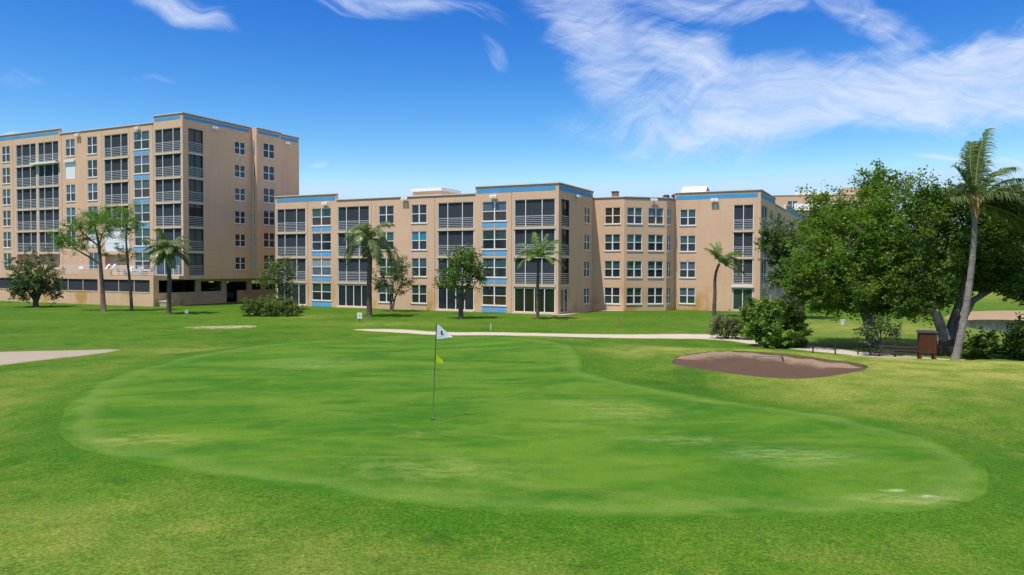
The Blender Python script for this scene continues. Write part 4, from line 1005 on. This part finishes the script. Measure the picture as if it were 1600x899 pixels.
    px_tree('oak_tree', 'large bright green oak with a leaning dark trunk beside the four storey wing', 'tree', 1366, 541,
        [(1335, 380, 72, 62, 0, 190), (1285, 410, 52, 52, -.5, 110), (1390, 330, 50, 52, .5, 110), (1375, 295, 26, 30, .5, 34), (1300, 345, 46, 34, 1, 70), (1255, 438, 34, 28, -1, 48), (1290, 460, 44, 22, -1.2, 50), (1410, 400, 52, 54, 0, 110), (1340, 450, 60, 30, -1.0, 80), (1405, 445, 36, 28, .5, 44), (1285, 312, 14, 14, 1, 10), (1378, 268, 8, 12, .5, 5), (1360, 480, 34, 12, .6, 26), (1400, 478, 30, 14, .6, 28), (1300, 474, 36, 12, -.6, 28), (1330, 425, 60, 40, -2.4, 80), (1370, 350, 55, 50, -2.0, 70)],
        [([(1366, 541, 0), (1362, 520, 0), (1354, 494, 0), (1347, 470, 0), (1342, 440, 0)], [0.40, 0.33, 0.27, 0.25, 0.2]),
         ([(1347, 468, 0), (1325, 440, -.6), (1296, 420, -1), (1270, 412, -1)], [0.17, 0.13, 0.09, 0.04]), ([(1343, 448, 0), (1355, 405, .4), (1375, 350, .6), (1380, 300, .6)], [0.18, 0.14, 0.09, 0.03]), ([(1344, 455, 0), (1375, 425, -.6), (1405, 400, -.8)], [0.14, 0.10, 0.04]), ([(1342, 440, 0), (1325, 395, .8), (1305, 350, 1.2)], [0.15, 0.10, 0.03]), ([(1325, 440, -.6), (1300, 452, -1.4), (1270, 445, -1.6)], [0.08, 0.06, 0.03])],
        (0.165, 0.085), (F['oak'], F['oakbark']), O, D=43, sub=0.46, per=74, dens=0.92, twigs=0.22)
    px_tree('oak_tree', 'dark spreading oak with a forked grey trunk behind the tall palm', 'tree', 1486, 562,
        [(1450, 400, 40, 60, 0, 120), (1480, 350, 46, 42, .6, 90), (1560, 390, 60, 44, .5, 130), (1600, 360, 50, 50, .5, 100), (1530, 360, 44, 40, 1.2, 80), (1440, 330, 30, 28, .5, 40), (1460, 298, 20, 16, .5, 14), (1500, 312, 30, 18, .8, 24), (1435, 450, 30, 26, -.4, 40), (1465, 465, 26, 16, 0, 20), (1580, 425, 40, 20, 0, 46), (1640, 400, 50, 60, 0, 90), (1560, 335, 50, 24, 1, 44), (1515, 405, 40, 30, 2.5, 60), (1435, 300, 8, 8, .5, 4), (1425, 470, 14, 9, -.5, 9), (1582, 448, 26, 10, -.4, 18), (1600, 462, 24, 14, .4, 22), (1430, 478, 26, 14, .3, 30), (1545, 440, 30, 12, .8, 26), (1480, 462, 22, 10, 1.5, 16)],
        [([(1486, 562, 0), (1482, 545, 0), (1478, 530, 0)], [0.46, 0.40, 0.36]),
         ([(1480, 540, 0), (1468, 505, -.2), (1458, 478, -.3), (1452, 440, -.2), (1456, 390, 0)], [0.30, 0.24, 0.21, 0.17, 0.06]),
         ([(1484, 545, 0), (1500, 505, .5), (1520, 470, .8), (1550, 452, .8), (1580, 430, .8), (1610, 420, .8)], [0.28, 0.21, 0.16, 0.13, 0.10, 0.05]),
         ([(1480, 532, 0), (1488, 505, .8), (1500, 470, 1.2), (1512, 420, 1.4), (1520, 370, 1.4)], [0.26, 0.22, 0.18, 0.12, 0.04]), ([(1530, 463, .8), (1550, 425, 1.0), (1575, 395, 1.2)], [0.11, 0.10, 0.05]), ([(1454, 450, -.2), (1440, 420, -.6), (1436, 390, -.6)], [0.10, 0.07, 0.03])],
        (0.165, 0.085), (F['oak2'], F['oakbark']), O, D=39, sub=0.46, per=74, dens=0.92, twigs=0.25)
    px_tree('olive_tree', 'grey green tree close to the side of the four storey wing, left of the oak', 'tree', 1252, 490,
        [(1212, 372, 26, 32, 0, 60), (1222, 408, 24, 30, 0, 60), (1248, 400, 34, 40, .5, 90), (1268, 430, 30, 26, 0, 60), (1222, 440, 18, 16, 0, 24), (1198, 382, 12, 12, -.5, 12), (1260, 360, 20, 18, 0, 24)],
        [([(1252, 490, 0), (1252, 460, 0), (1250, 430, 0), (1238, 400, 0), (1228, 370, 0)], [0.34, 0.26, 0.2, 0.12, 0.04]), ([(1258, 446, 0), (1235, 430, 0), (1212, 405, 0)], [0.14, 0.09, 0.04]), ([(1262, 455, 0), (1270, 425, .4), (1266, 390, .5)], [0.15, 0.10, 0.04])],
        (0.24, 0.10), (F['olive'], F['bark']), None, D=66, sub=0.45, per=56, twigs=0.4)
    # far trees beyond the pond
    FG = 'far trees beyond the pond'
    for i, (bx, by, top, w, lab) in enumerate([(1395, 455, 385, 60, 'far round tree behind the gap between the two oaks'), (1460, 455, 392, 52, 'far tree seen through the fork of the grey oak trunk'), (1545, 455, 380, 62, 'far tree above the pond beyond the palm trunk'),
            (1620, 457, 372, 70, 'far tree at the right edge beyond the pond'), (1335, 455, 396, 50, 'far low tree directly behind the bright oak'), (1580, 452, 405, 40, 'smaller far tree between two taller ones beyond the pond'), (1500, 452, 410, 36, 'smallest far tree in the line beyond the pond'), (1690, 457, 380, 70, 'far tree just outside the right end of the pond view')]):
        b = on_z(bx, by, 0); D = b.y; s = D/FPX; hh = (by-top)*s
        cl = [(0, 0, hh*0.6, w*s*0.5, w*s*0.5, hh*0.38, 60), (w*s*0.3, 0, hh*0.45, w*s*0.35, w*s*.35, hh*0.3, 34), (-w*s*0.3, 1, hh*0.45, w*s*0.35, w*s*.35, hh*0.3, 34), (0, -1, hh*.22, w*s*.5, w*s*.4, hh*.16, 24)]
        tree('far_tree', lab, 'tree', b, cl, [([(0, 0, -0.1), (0.1, 0, hh*0.3), (0.0, 0, hh*0.6)], [0.35, 0.25, 0.08]), ([(0.1, 0, hh*.28), (w*s*.25, 0, hh*.5)], [0.16, 0.06])], (0.7, 0.34), (F['far'], F['bark']), FG, sub=1.3, per=36, twigs=0.1)
plants()

def palm(name, label, bpx, bpy_, trunk, crown, fronds, mats, trad=(0.2, 0.15), wl=0.05, group='palm trees', wind=Vector((0.5, 0.1, 0)), husk=False, nl=46, ll=0.55, D=None):
    """trunk: pixels up the stem; fronds: (azimuth deg, elevation deg, length m, droop)"""
    b = gp(bpx, bpy_) if D is None else gd(bpx, D); D = b.y; t = thing(name, label, 'palm tree', b, 0, group)
    P = [Vector((0, 0, -0.1))] + [rel(b, x, y, D) for x, y in trunk]
    # smooth the stem
    pts = []; n = len(P)
    for i in range(n-1):
        p0, p1, p2, p3 = P[max(i-1, 0)], P[i], P[i+1], P[min(i+2, n-1)]
        for k in range(6):
            u = k/6; pts.append(0.5*((2*p1) + (p2-p0)*u + (2*p0-5*p1+4*p2-p3)*u*u + (3*p1-p0-3*p2+p3)*u**3))
    pts.append(P[-1]); N = len(pts)
    mb = MB(); rad = [trad[0] + (trad[1]-trad[0])*i/(N-1) + 0.012*math.sin(i*2.1) + (0.35*trad[0]*max(0, 1-i/3.0)) for i in range(N)]
    mb.tube(pts, rad, 12); mb.build('trunk', mats[1], t, True)
    top = pts[-1]
    if husk:
        hb = MB(); hb.tube([top - Vector((0, 0, 0.55)), top - Vector((0, 0, 0.2)), top + Vector((0, 0, 0.25)), top + Vector((0, 0, 0.9))], [trad[1]*1.05, trad[1]*1.75, trad[1]*1.5, trad[1]*0.5], 12)
        for k in range(9):
            a = k*0.7; d = Vector((math.cos(a), math.sin(a), 0)); hb.tube([top + d*trad[1] + Vector((0, 0, -0.1)), top + d*(trad[1]+0.18) + Vector((0, 0, 0.35)), top + d*(trad[1]+0.5) + Vector((0, 0, 0.62))], [0.06, 0.045, 0.02], 5)
        hb.build('husk', F['husk'], t, True)
    V, TI = [], []; rm = MB(); up = Vector((0, 0, 1))
    for (az, el, L, dr) in fronds:
        a = R(az); d = Vector((math.cos(a)*math.cos(R(el)), math.sin(a)*math.cos(R(el)), math.sin(R(el))))
        p = top + Vector((0, 0, 0.15)); rp = [p.copy()]; dirs = [d.copy()]; ns = 18; st = L/ns
        for i in range(ns):
            f = i/ns; d = (d + Vector((0, 0, -dr*st*(0.35+1.3*f))) + wind*st*0.30*f).normalized(); p = p + d*st; rp.append(p.copy()); dirs.append(d.copy())
        rm.tube(rp, [0.035*(1-0.85*i/ns) + 0.004 for i in range(ns+1)], 4, cap=False)
        tb = random.random()*0.4
        for i in range(nl):
            f = 0.12 + 0.88*(i+0.5)/nl; x = f*ns; k = min(int(x), ns-1); q = rp[k].lerp(rp[k+1], x-k); d = dirs[k]
            side = d.cross(up); side = side.normalized() if side.length > 1e-3 else Vector((1, 0, 0)); nrm = side.cross(d)
            l = ll*(0.35 + 0.65*math.sin(math.pi*min(1, 0.12+f*0.86))**0.7) * (0.85+0.3*random.random())
            for sg in (-1, 1):
                for _ in range(1):
                    dv = (side*sg*(0.8+0.3*random.random()) + d*(0.55+0.3*random.random()) + nrm*(0.22*random.random()) + wind*0.45 + Vector((random.gauss(0, .12), random.gauss(0, .12), random.gauss(0, .12)-0.15))).normalized()
                    m1 = q + dv*l*0.40; dv2 = (dv + Vector((0, 0, -0.55)) + wind*0.30).normalized(); m2 = m1 + dv2*l*0.35
                    dv3 = (dv2 + Vector((0, 0, -0.9)) + wind*0.35).normalized(); e1 = m2 + dv3*l*0.35
                    wv = d - dv*d.dot(dv); wv = wv.normalized()*wl if wv.length > 1e-3 else Vector((0, 0, wl))
                    V += [q - wv*0.4, q + wv*0.4, m1 + wv*0.5, m1 - wv*0.5]; V += [m1 - wv*0.5, m1 + wv*0.5, m2 + wv*0.35, m2 - wv*0.35]; V += [m2 - wv*0.35, m2 + wv*0.35, e1 + wv*0.05, e1 - wv*0.05]
                    ti = 0.2 + tb + 0.35*random.random(); TI += [ti, ti, ti]
    cr = link('crown', quad_mesh('crown', np.array([tuple(v) for v in V]), np.array(TI), mats[0]), t)
    rm.build('frond_stem', mats[2] if len(mats) > 2 else mats[0], cr, True)
    return t

def palms():
    rib = plain('palm_rib', (0.20, 0.22, 0.09), 0.6, 0.3, 0.15)
    def ring(n, el0, el1, L, dr, jit=14, a0=0):
        return [(a0 + 360*i/n + random.uniform(-jit, jit), random.uniform(el0, el1), L*random.uniform(0.85, 1.1), dr*random.uniform(0.85, 1.2)) for i in range(n)]
    palm('palm_tree', 'grey green palm with a full round crown in front of the tower corner', 264, 491, [(264, 470), (265, 440), (263, 415), (262, 393)], None,
         ring(9, 35, 75, 2.4, 0.55) + ring(12, 0, 40, 2.5, 0.6) + ring(7, -30, 0, 2.2, 0.5), (F['palmg'], F['palmdark'], rib), (0.21, 0.17), 0.06, wind=Vector((0.25, 0, 0)), ll=0.6)
    palm('palm_tree', 'tall palm with long drooping fronds hanging beside the third balcony column', 577, 495, [(577, 470), (577, 440), (578, 410), (578, 378)], None,
         ring(8, 40, 75, 2.9, 0.85) + ring(10, 5, 45, 3.0, 1.0) + [(-20, 10, 4.2, 0.9), (5, -5, 4.6, 0.8), (170, 0, 3.6, 0.9), (195, 15, 3.2, 0.9), (-60, 20, 3.2, 1.0), (30, 20, 4.4, 0.9)], (F['palmg'], F['palmdark'], rib), (0.24, 0.19), 0.06, wind=Vector((0.15, 0, 0)), ll=0.75)
    palm('palm_tree', 'bright green palm with few arched fronds before the corner patio doors', 840, 499, [(840, 475), (840, 450), (841, 425), (841, 404)], None,
         [(0, 30, 2.6, 0.5), (20, 5, 2.8, 0.45), (-25, 55, 2.4, 0.5), (60, 60, 2.2, 0.5), (180, 25, 2.2, 0.7), (160, 55, 2.2, 0.6), (200, 5, 2.2, 0.7), (120, 75, 2.2, 0.4), (-90, 45, 2.2, 0.6), (-60, 15, 2.4, 0.6), (-120, 20, 2.2, 0.6), (90, 30, 2.2, 0.5), (30, 75, 2.1, 0.4), (215, 40, 2.2, 0.6), (45, 45, 2.4, 0.5), (-45, 35, 2.4, 0.55), (140, 35, 2.2, 0.6), (240, 20, 2.2, 0.6), (10, 60, 2.3, 0.5)], (F['palm'], F['palmdark'], rib), (0.15, 0.11), 0.055, wind=Vector((0.35, 0, 0)), ll=0.48)
    palm('palm_tree', 'bent palm with fronds blown to one side against the blank wing wall', 1116, 495, [(1116, 480), (1117, 460), (1117, 440), (1119, 425), (1124, 412)], None,
         [(0, 25, 2.6, 0.55), (10, 0, 2.8, 0.5), (-15, 50, 2.4, 0.6), (30, 35, 2.5, 0.6), (-30, -20, 2.5, 0.4), (100, 75, 2.0, 0.5), (150, 70, 1.9, 0.6), (180, 60, 1.9, 0.7), (-90, 40, 2.0, 0.7), (-60, 10, 2.2, 0.6), (60, 20, 2.2, 0.6), (-140, 55, 1.9, 0.7), (20, 50, 2.4, 0.6), (-10, 12, 2.6, 0.5), (120, 55, 2.0, 0.6), (-45, 45, 2.2, 0.6)], (F['palm'], F['palmdark'], rib), (0.19, 0.10), 0.055, wind=Vector((0.8, 0, -0.05)), ll=0.5)
    palm('palm_tree', 'tallest palm with a curved ringed grey trunk and windblown fronds above the oaks', 1494, 567, [(1500, 530), (1508, 490), (1514, 450), (1519, 410), (1522, 370), (1524, 322)], None,
         [(60, 85, 3.6, 0.05), (120, 80, 3.0, 0.15), (10, 45, 3.4, 0.35), (-10, 28, 3.6, 0.35), (15, 15, 3.6, 0.4), (-25, 5, 3.6, 0.35), (30, 30, 3.4, 0.4), (-40, 40, 3.0, 0.5), (-5, -10, 3.4, 0.3), (150, 70, 2.0, 0.5), (185, 25, 1.3, 0.6), (80, 50, 2.6, 0.5), (-75, 30, 2.4, 0.6), (20, 60, 3.2, 0.4), (-15, 12, 3.8, 0.3), (5, 35, 4.0, 0.4), (-30, 20, 3.8, 0.45), (25, 5, 3.8, 0.4), (0, 0, 3.9, 0.35), (45, 18, 3.4, 0.45), (90, 80, 3.0, 0.15)], (F['palmdk'], F['palmbark'], rib), (0.185, 0.115), 0.05, wind=Vector((0.75, 0, 0.02)), husk=True, nl=64, ll=0.78, D=36)
palms()

# ------------------------------------------------------------------ golf things
def golf():
    b = gp(676, 656); t = thing('golf_flagstick', 'thin dark flagstick with white flag and small yellow pennant standing in the hole', 'flagstick', b)
    tip = rel(b, 682, 505, b.y)
    mb = MB(); mb.tube([(0, 0, -0.05), tip*0.5, tip], [0.011, 0.009, 0.008], 8); mb.build('pole', plain('pole_paint', (0.06, 0.06, 0.05), 0.4), t, True)
    def flag(name, f0, f1, tipx, tipz, m, m2=None):
        g = MB(); nx, nz = 14, 10
        top, bot = tip*f1, tip*f0
        def p(i, j):
            u, v = i/nx, j/nz; a = bot.lerp(top, v)
            # blown out to the right, hanging: the upper edge falls towards the fly corner
            fly = Vector((tipx, 0.05, 0)); drop = (v*(top-bot).length*0.80 - (1-v)*tipz)*u
            return a + fly*u*(1-0.18*v*u) + Vector((0, 0.035*math.sin(u*7+v*1.5)*u, -drop - 0.015*math.sin(u*6)*u))
        for i in range(nx):
            for j in range(nz):
                g.poly([p(i, j), p(i+1, j), p(i+1, j+1), p(i, j+1)], 0)
        o = g.build(name, m, t, True); sm = o.modifiers.new('thick', 'SOLIDIFY'); sm.thickness = 0.004
        if m2:
            e = MB()      # small dark emblem
            def q(u, v): return p(u*nx, v*nz) + Vector((0, -0.006, 0))
            e.poly([q(.27, .42), q(.42, .42), q(.42, .52), q(.37, .60), q(.37, .78), q(.30, .80)]); e.poly([q(.45, .44), q(.50, .44), q(.46, .56)])
            e.build('emblem', m2, o)
        return o
    flag('flag', 0.83, 0.995, 0.37, 0.04, plain('flag_cloth', (0.62, 0.68, 0.74), 0.8, 0.2, 0.1, 8), plain('flag_print', (0.03, 0.03, 0.035), 0.8))
    flag('pennant', 0.59, 0.68, 0.19, -0.03, plain('yellow_cloth', (0.42, 0.55, 0.02), 0.8, 0.2, 0.1, 8))
    mb = MB(); mb.tube([(0, 0, 0.006), (0, 0, 0.010)], 0.054, 20); mb.build('hole_cup', plain('cup', (0.02, 0.02, 0.018), 0.9), t)
    # rake lying in the bunker
    def sandz(p): q = np.array([(p.x, p.y)]); return zg(p.x, p.y) - float(blip(q)[0]) - 0.24*float(sstep(0.0, 1.6, -sdist(q, BUNKER))[0]) + 0.02
    a, c = on_z(1176, 560, 0.85), on_z(1222, 562.5, 0.85); a.z = sandz(a); c.z = sandz(c)
    t = thing('bunker_rake', 'rake with a long handle lying on the far sand of the bunker', 'rake', c)
    v = a - c; mb = MB(); mb.tube([(0, 0, 0.07), v*0.5 + Vector((0, 0, 0.05)), v + Vector((0, 0, 0.03))], [0.02, 0.018, 0.018], 8); mb.build('handle', plain('rake_handle', (0.16, 0.17, 0.19), 0.5), t, True)
    w = Vector((0.25, 0.95, 0)).normalized(); mb = MB(); mb.tube([w*-0.33 + Vector((0, 0, 0.07)), w*0.33 + Vector((0, 0, 0.07))], 0.025, 6)
    for i in range(12): q = w*(-0.3+0.6*i/11); mb.tube([q + Vector((0, 0, 0.07)), q + Vector((0.03, 0, -0.02))], [0.008, 0.004], 4)
    mb.build('head', M['dark'], t)
    # wooden cabinet on legs
    b = gd(1450, 36.5)
    t = thing('wooden_cabinet', 'reddish brown wooden bin cabinet on four legs with a dark slatted lid', 'cabinet', b, R(-20))
    wd = bark('red_wood', (0.050, 0.020, 0.011), (0.120, 0.050, 0.028), 7); w, h0, h1 = 0.36, 0.42, 1.38
    mb = MB(); mb.box(-w, w, -w, w, h0, h1-0.003)
    for i in range(6): x = -w + 2*w*i/6; mb.box(x+0.006, x+2*w/6-0.006, -w-0.02, -w-0.001, h0-0.02, h1-0.01); mb.box(w+0.001, w+0.02, x+0.006, x+2*w/6-0.006, h0-0.02, h1-0.01)
    mb.build('body', wd, t)
    for sx in (-1, 1):
        for sy in (-1, 1): mb = MB(); mb.box(sx*(w-0.05)-0.05, sx*(w-0.05)+0.05, sy*(w-0.05)-0.05, sy*(w-0.05)+0.05, -0.05, h0-0.003); mb.build('leg', wd, t)
    mb = MB(); mb.box(-w-0.06, w+0.06, -w-0.06, w+0.06, h1, h1+0.06)
    for i in range(5): x = -w + 2*w*(i+.5)/5; mb.box(x-0.05, x+0.05, -w-0.05, w+0.05, h1+0.062, h1+0.085)
    mb.build('lid', plain('lid_paint', (0.075, 0.07, 0.075), 0.45), t)
    # low wooden rails along the path
    wm = plain('weathered_rail', (0.050, 0.045, 0.040), 0.85, 0.2, 0.3, 3)
    for (x0, y0, x1, y1, lab) in ((1362, 553, 1440, 562, 'low weathered rail fence between the sapling and the wooden cabinet'), (1466, 563, 1640, 579, 'low weathered rail fence running right from behind the palm')):
        p, q = gd(x0, 38.5), gd(x1, 37.6)
        t = thing('rail_fence', lab, 'fence', p, 0, 'low rail fences by the path'); v = q - p; n = max(2, int(v.length/1.7)); dv = v.normalized(); nr = Vector((-dv.y, dv.x, 0))
        for i in range(n+1):
            c = v*(i/n); z = zg(p.x+c.x, p.y+c.y) - p.z; mb = MB(); mb.box(-0.05, 0.05, -0.05, 0.05, -0.1, 0.62); o = mb.build('post', wm, t); o.location = (c.x, c.y, z); o.rotation_euler = (0, 0, math.atan2(dv.y, dv.x))
        for zz in (0.20, 0.36, 0.52):
            mb = MB(); mb.box(0, v.length, -0.085, -0.053, zz-0.05, zz+0.05); o = mb.build('rail', wm, t); o.rotation_euler = (0, -math.atan2(v.z, Vector((v.x, v.y)).length), math.atan2(dv.y, dv.x))
    # stakes
    st = plain('stake', (0.035, 0.03, 0.025), 0.8)
    for (x, y, h, lab) in ((1272, 554, 0.62, 'short dark stake by the path just right of the glossy bush'), (1307, 553, 0.56, 'short dark stake midway between the glossy bush and the sapling'), (1343, 553, 0.45, 'short dark stake closest to the sapling, leaning a little')):
        b = gd(x, 39); t = thing('path_stake', lab, 'stake', b, 0, 'dark stakes along the path'); b2 = 0.05 if x > 1330 else 0.0
        mb = MB(); mb.tube([(0, 0, -0.1), (-b2, 0, h)], 0.035, 8); mb.build('post', st, t); mb = MB(); mb.tube([(-b2, 0, h+.002), (-b2, 0, h+0.03)], [0.045, 0.03], 8); mb.build('cap', st, t)
    b = gp(767, 516); t = thing('marker_stake', 'thin white marker stake on the lawn behind the green', 'stake', b); mb = MB(); mb.tube([(0, 0, -0.1), (0, 0, 0.42)], 0.028, 8); mb.build('post', M['white'], t); mb = MB(); mb.tube([(0, 0, 0.422), (0, 0, 0.47)], [0.03, 0.012], 8); mb.build('cap', M['white'], t)
    b = gp(969, 512); t = thing('marker_stake', 'small brown stake on the lawn behind the shell path', 'stake', b); mb = MB(); mb.box(-0.05, 0.05, -0.03, 0.03, -0.1, 0.35); mb.build('post', F['husk'], t); mb = MB(); mb.box(-0.1, 0.1, -0.035, 0.035, 0.352, 0.5); mb.build('plate', F['husk'], t)
    # little signs
    b = gp(562, 503); t = thing('lawn_sign', 'small white square sign on a short post left of the drooping palm', 'sign', b, -0.2)
    mb = MB(); mb.tube([(0, 0, -0.1), (0, 0, 0.35)], 0.03, 8); mb.build('post', M['dark'], t); mb = MB(); mb.box(-0.2, 0.2, -0.03, -0.01, 0.25, 0.72); pl = mb.build('plate', M['white'], t)
    mb = MB(); mb.box(-0.1, 0.1, -0.036, -0.031, 0.4, 0.6); mb.build('notice', plain('notice', (0.45, 0.48, 0.5)), pl)
    b = gp(292, 494); t = thing('lawn_sign', 'tiny blue grey sign on the grass right of the round crowned palm', 'sign', b, -0.2)
    mb = MB(); mb.tube([(0, 0, -0.1), (0, 0, 0.4)], 0.035, 8); mb.build('post', plain('greyblue', (0.22, 0.30, 0.36)), t); mb = MB(); mb.box(-0.16, 0.16, -0.06, -0.03, 0.25, 0.5); mb.build('plate', plain('greyblue_plate', (0.35, 0.45, 0.52)), t)
    # white bin on the lawn below the oak
    b = gp(1317, 508); t = thing('white_bin', 'white plastic bucket on the lawn left of the bright oak trunk', 'bucket', b)
    mb = MB(); mb.tube([(0, 0, 0.0), (0, 0, 0.36)], [0.15, 0.19], 18); mb.build('body', M['white'], t, False); mb = MB(); mb.tube([(0, 0, 0.362), (0, 0, 0.40)], [0.205, 0.205], 18); mb.build('rim', M['white'], t)
    # low box by the car park corner
    b = Aw(-0.9, -1.6, 0); t = thing('utility_box', 'low pale concrete utility box on the grass at the car park corner', 'utility box', b, -TH)
    mb = MB(); mb.box(-0.5, 0.55, -0.35, 0.35, -0.05, 0.5); mb.build('body', plain('tan_concrete', (0.36, 0.31, 0.2), 0.9), t); mb = MB(); mb.box(-0.55, 0.6, -0.4, 0.4, 0.503, 0.62); mb.build('lid', plain('pale_concrete', (0.55, 0.5, 0.38), 0.9), t)
golf()

def lawn_extras():
    mb = MB(); z = 0.035
    mb.poly([(-0.2, -0.9, z), (0.9, -0.9, z), (0.9, 7.6, z), (3.6, 8.0, z), (3.4, 8.95, z), (0.05, 8.95, z), (0.05, -0.05, z), (-0.2, -0.05, z)])
    o = mb.build('walkway', plain('pale_concrete_walk', (0.42, 0.37, 0.31), 0.9, 0.2, 0.15, 2)); o.location = B0; o.rotation_euler = (0, 0, -TH); o['kind'] = 'structure'
    p = at(1204, 436, 74.0); g = zg(p.x, p.y)
    t = thing('satellite_dish', 'round blue grey satellite dish on a pole beside the right wing', 'satellite dish', (p.x, p.y, g))
    mb = MB(); mb.tube([(0, 0, -0.1), (0, 0, p.z-g)], 0.045, 8); mb.build('pole', M['rail'], t)
    mb = MB(); c = Vector((0, -0.12, p.z-g)); n = Vector((-0.1, -0.95, 0.3)).normalized(); a = n.cross(Vector((0, 0, 1))).normalized(); b = a.cross(n)
    rings = [(0.0, 0.0), (0.22, 0.02), (0.42, 0.08), (0.55, 0.16)]
    P = [[c + n*h + (a*math.cos(q*math.pi/10) + b*math.sin(q*math.pi/10))*r for q in range(20)] for r, h in rings]
    for i in range(3):
        for q in range(20): mb.poly([P[i][q], P[i][(q+1) % 20], P[i+1][(q+1) % 20], P[i+1][q]])
    mb.build('dish', plain('dish_paint', (0.16, 0.26, 0.40), 0.5), t)
    mb = MB(); mb.tube([c, c + n*0.55], 0.015, 6); mb.build('arm', M['rail'], t)
lawn_extras()

def terrace_things():
    pl = M['white']
    def chair():
        t = thing('terrace_chair', 'white chair', 'chair')
        mb = MB(); mb.box(-0.27, 0.27, -0.27, 0.25, 0.40, 0.45); mb.build('seat', pl, t)
        mb = MB(); mb.poly([(-0.27, 0.25, 0.45), (0.27, 0.25, 0.45), (0.25, 0.40, 1.0), (-0.25, 0.40, 1.0)]); mb.poly([(0.27, 0.29, 0.45), (-0.27, 0.29, 0.45), (-0.25, 0.44, 1.0), (0.25, 0.44, 1.0)]); mb.build('backrest', pl, t)
        for sx in (-1, 1):
            mb = MB(); mb.box(sx*0.27, sx*0.32, -0.25, 0.33, 0.62, 0.66); mb.build('armrest', pl, t)
            for sy in (-0.24, 0.22): mb = MB(); mb.box(sx*0.24-0.025, sx*0.24+0.025, sy-0.025, sy+0.025, 0.0, 0.398); mb.build('leg', pl, t)
        return t
    proto = chair(); first = True
    for u, v, rz, lab in ((-8.2, -1.5, 2.9, 'white terrace chair at the left end of the dining group above the car park'), (-7.3, -1.1, 0.2, 'white terrace chair second from the left in the dining group'), (-6.5, -1.6, -0.6, 'white terrace chair in the middle of the dining group'),
                          (-5.6, -1.1, 0.4, 'white terrace chair in front of the tall window'), (-4.7, -1.5, 1.6, 'white terrace chair right of the tall window'), (-3.6, -1.3, -1.4, 'white terrace chair nearest the tower corner'), (-15.4, -1.4, 0.7, 'single white chair by the terrace glass door')):
        c = proto if first else copy_tree(proto); first = False
        c.location = Aw(u, v, 3.305); c.rotation_euler = (0, 0, rz - TH); c['label'] = lab; c['group'] = 'white chairs on the terrace'
    for u, v, lab in ((-6.9, -1.9, 'round white terrace table among the chairs'), (-4.1, -1.9, 'round white terrace table by the tower corner')):
        t = thing('terrace_table', lab, 'table', Aw(u, v, 3.305), 0, 'white terrace tables')
        mb = MB(); mb.tube([(0, 0, 0.68), (0, 0, 0.72)], 0.42, 20); mb.build('tabletop', pl, t); mb = MB(); mb.tube([(0, 0, 0.0), (0, 0, 0.678)], [0.2, 0.04], 10); mb.build('pedestal', pl, t)
    def lounger(u, lab):
        t = thing('sun_lounger', lab, 'lounger', Aw(u, -1.2, 3.305), -TH - 0.3, 'white loungers on the terrace')
        mb = MB(); mb.box(-0.3, 0.3, -0.7, 0.4, 0.58, 0.66); mb.build('seat', pl, t)
        mb = MB(); mb.poly([(-0.3, 0.4, 0.62), (0.3, 0.4, 0.62), (0.3, 0.85, 1.25), (-0.3, 0.85, 1.25)]); mb.poly([(0.3, 0.45, 0.62), (-0.3, 0.45, 0.62), (-0.3, 0.9, 1.25), (0.3, 0.9, 1.25)]); mb.build('backrest', pl, t)
        for sx in (-0.26, 0.26):
            for sy in (-0.6, 0.35): mb = MB(); mb.box(sx-0.03, sx+0.03, sy-0.03, sy+0.03, 0, 0.578); mb.build('leg', pl, t)
    lounger(-11.9, 'white sun lounger above the terrace wall, left of its twin'); lounger(-10.9, 'white sun lounger above the terrace wall, right of its twin')
    # car in the car park
    def car(u, v, rz, lab, col):
        t = thing('parked_car', lab, 'car', Aw(u, v, 0.03), rz - TH, 'cars in the car park')
        paint = plain('car_paint', col, 0.25, 0.5, 0.05); prof = [(-2.15, 0.55), (-2.1, 0.85), (-1.3, 0.98), (-0.6, 1.45), (0.9, 1.48), (1.7, 1.05), (2.15, 0.95), (2.2, 0.5), (2.1, 0.28), (-2.1, 0.28)]
        mb = MB(); w = 0.86
        mb.poly([(x, -w, z) for x, z in reversed(prof)]); mb.poly([(x, w, z) for x, z in prof])
        for (x0, z0), (x1, z1) in zip(prof, prof[1:]+prof[:1]): mb.poly([(x0, -w, z0), (x0, w, z0), (x1, w, z1), (x1, -w, z1)])
        mb.build('body', paint, t)
        mb = MB()
        for s in (-1, 1): mb.poly([(-1.1, s*(w+.006), 1.0), (1.5, s*(w+.006), 1.03), (0.85, s*(w+.006), 1.40), (-0.55, s*(w+.006), 1.38)][::s])
        mb.build('side_window', M['g_dark'], t)
        for x in (-1.35, 1.35):
            for s in (-1, 1): mb = MB(); mb.tube([(x, s*0.70, 0.31), (x, s*0.90, 0.31)], 0.31, 16); mb.build('wheel', M['dark'], t)
    car(-7.5, 4.0, 0.1, 'dark car parked inside the wide car park opening nearest the palm', (0.02, 0.02, 0.023)); car(-8.5, 12.0, 0.1, 'silver car parked deep inside behind the car park doorway', (0.35, 0.35, 0.37))
terrace_things()
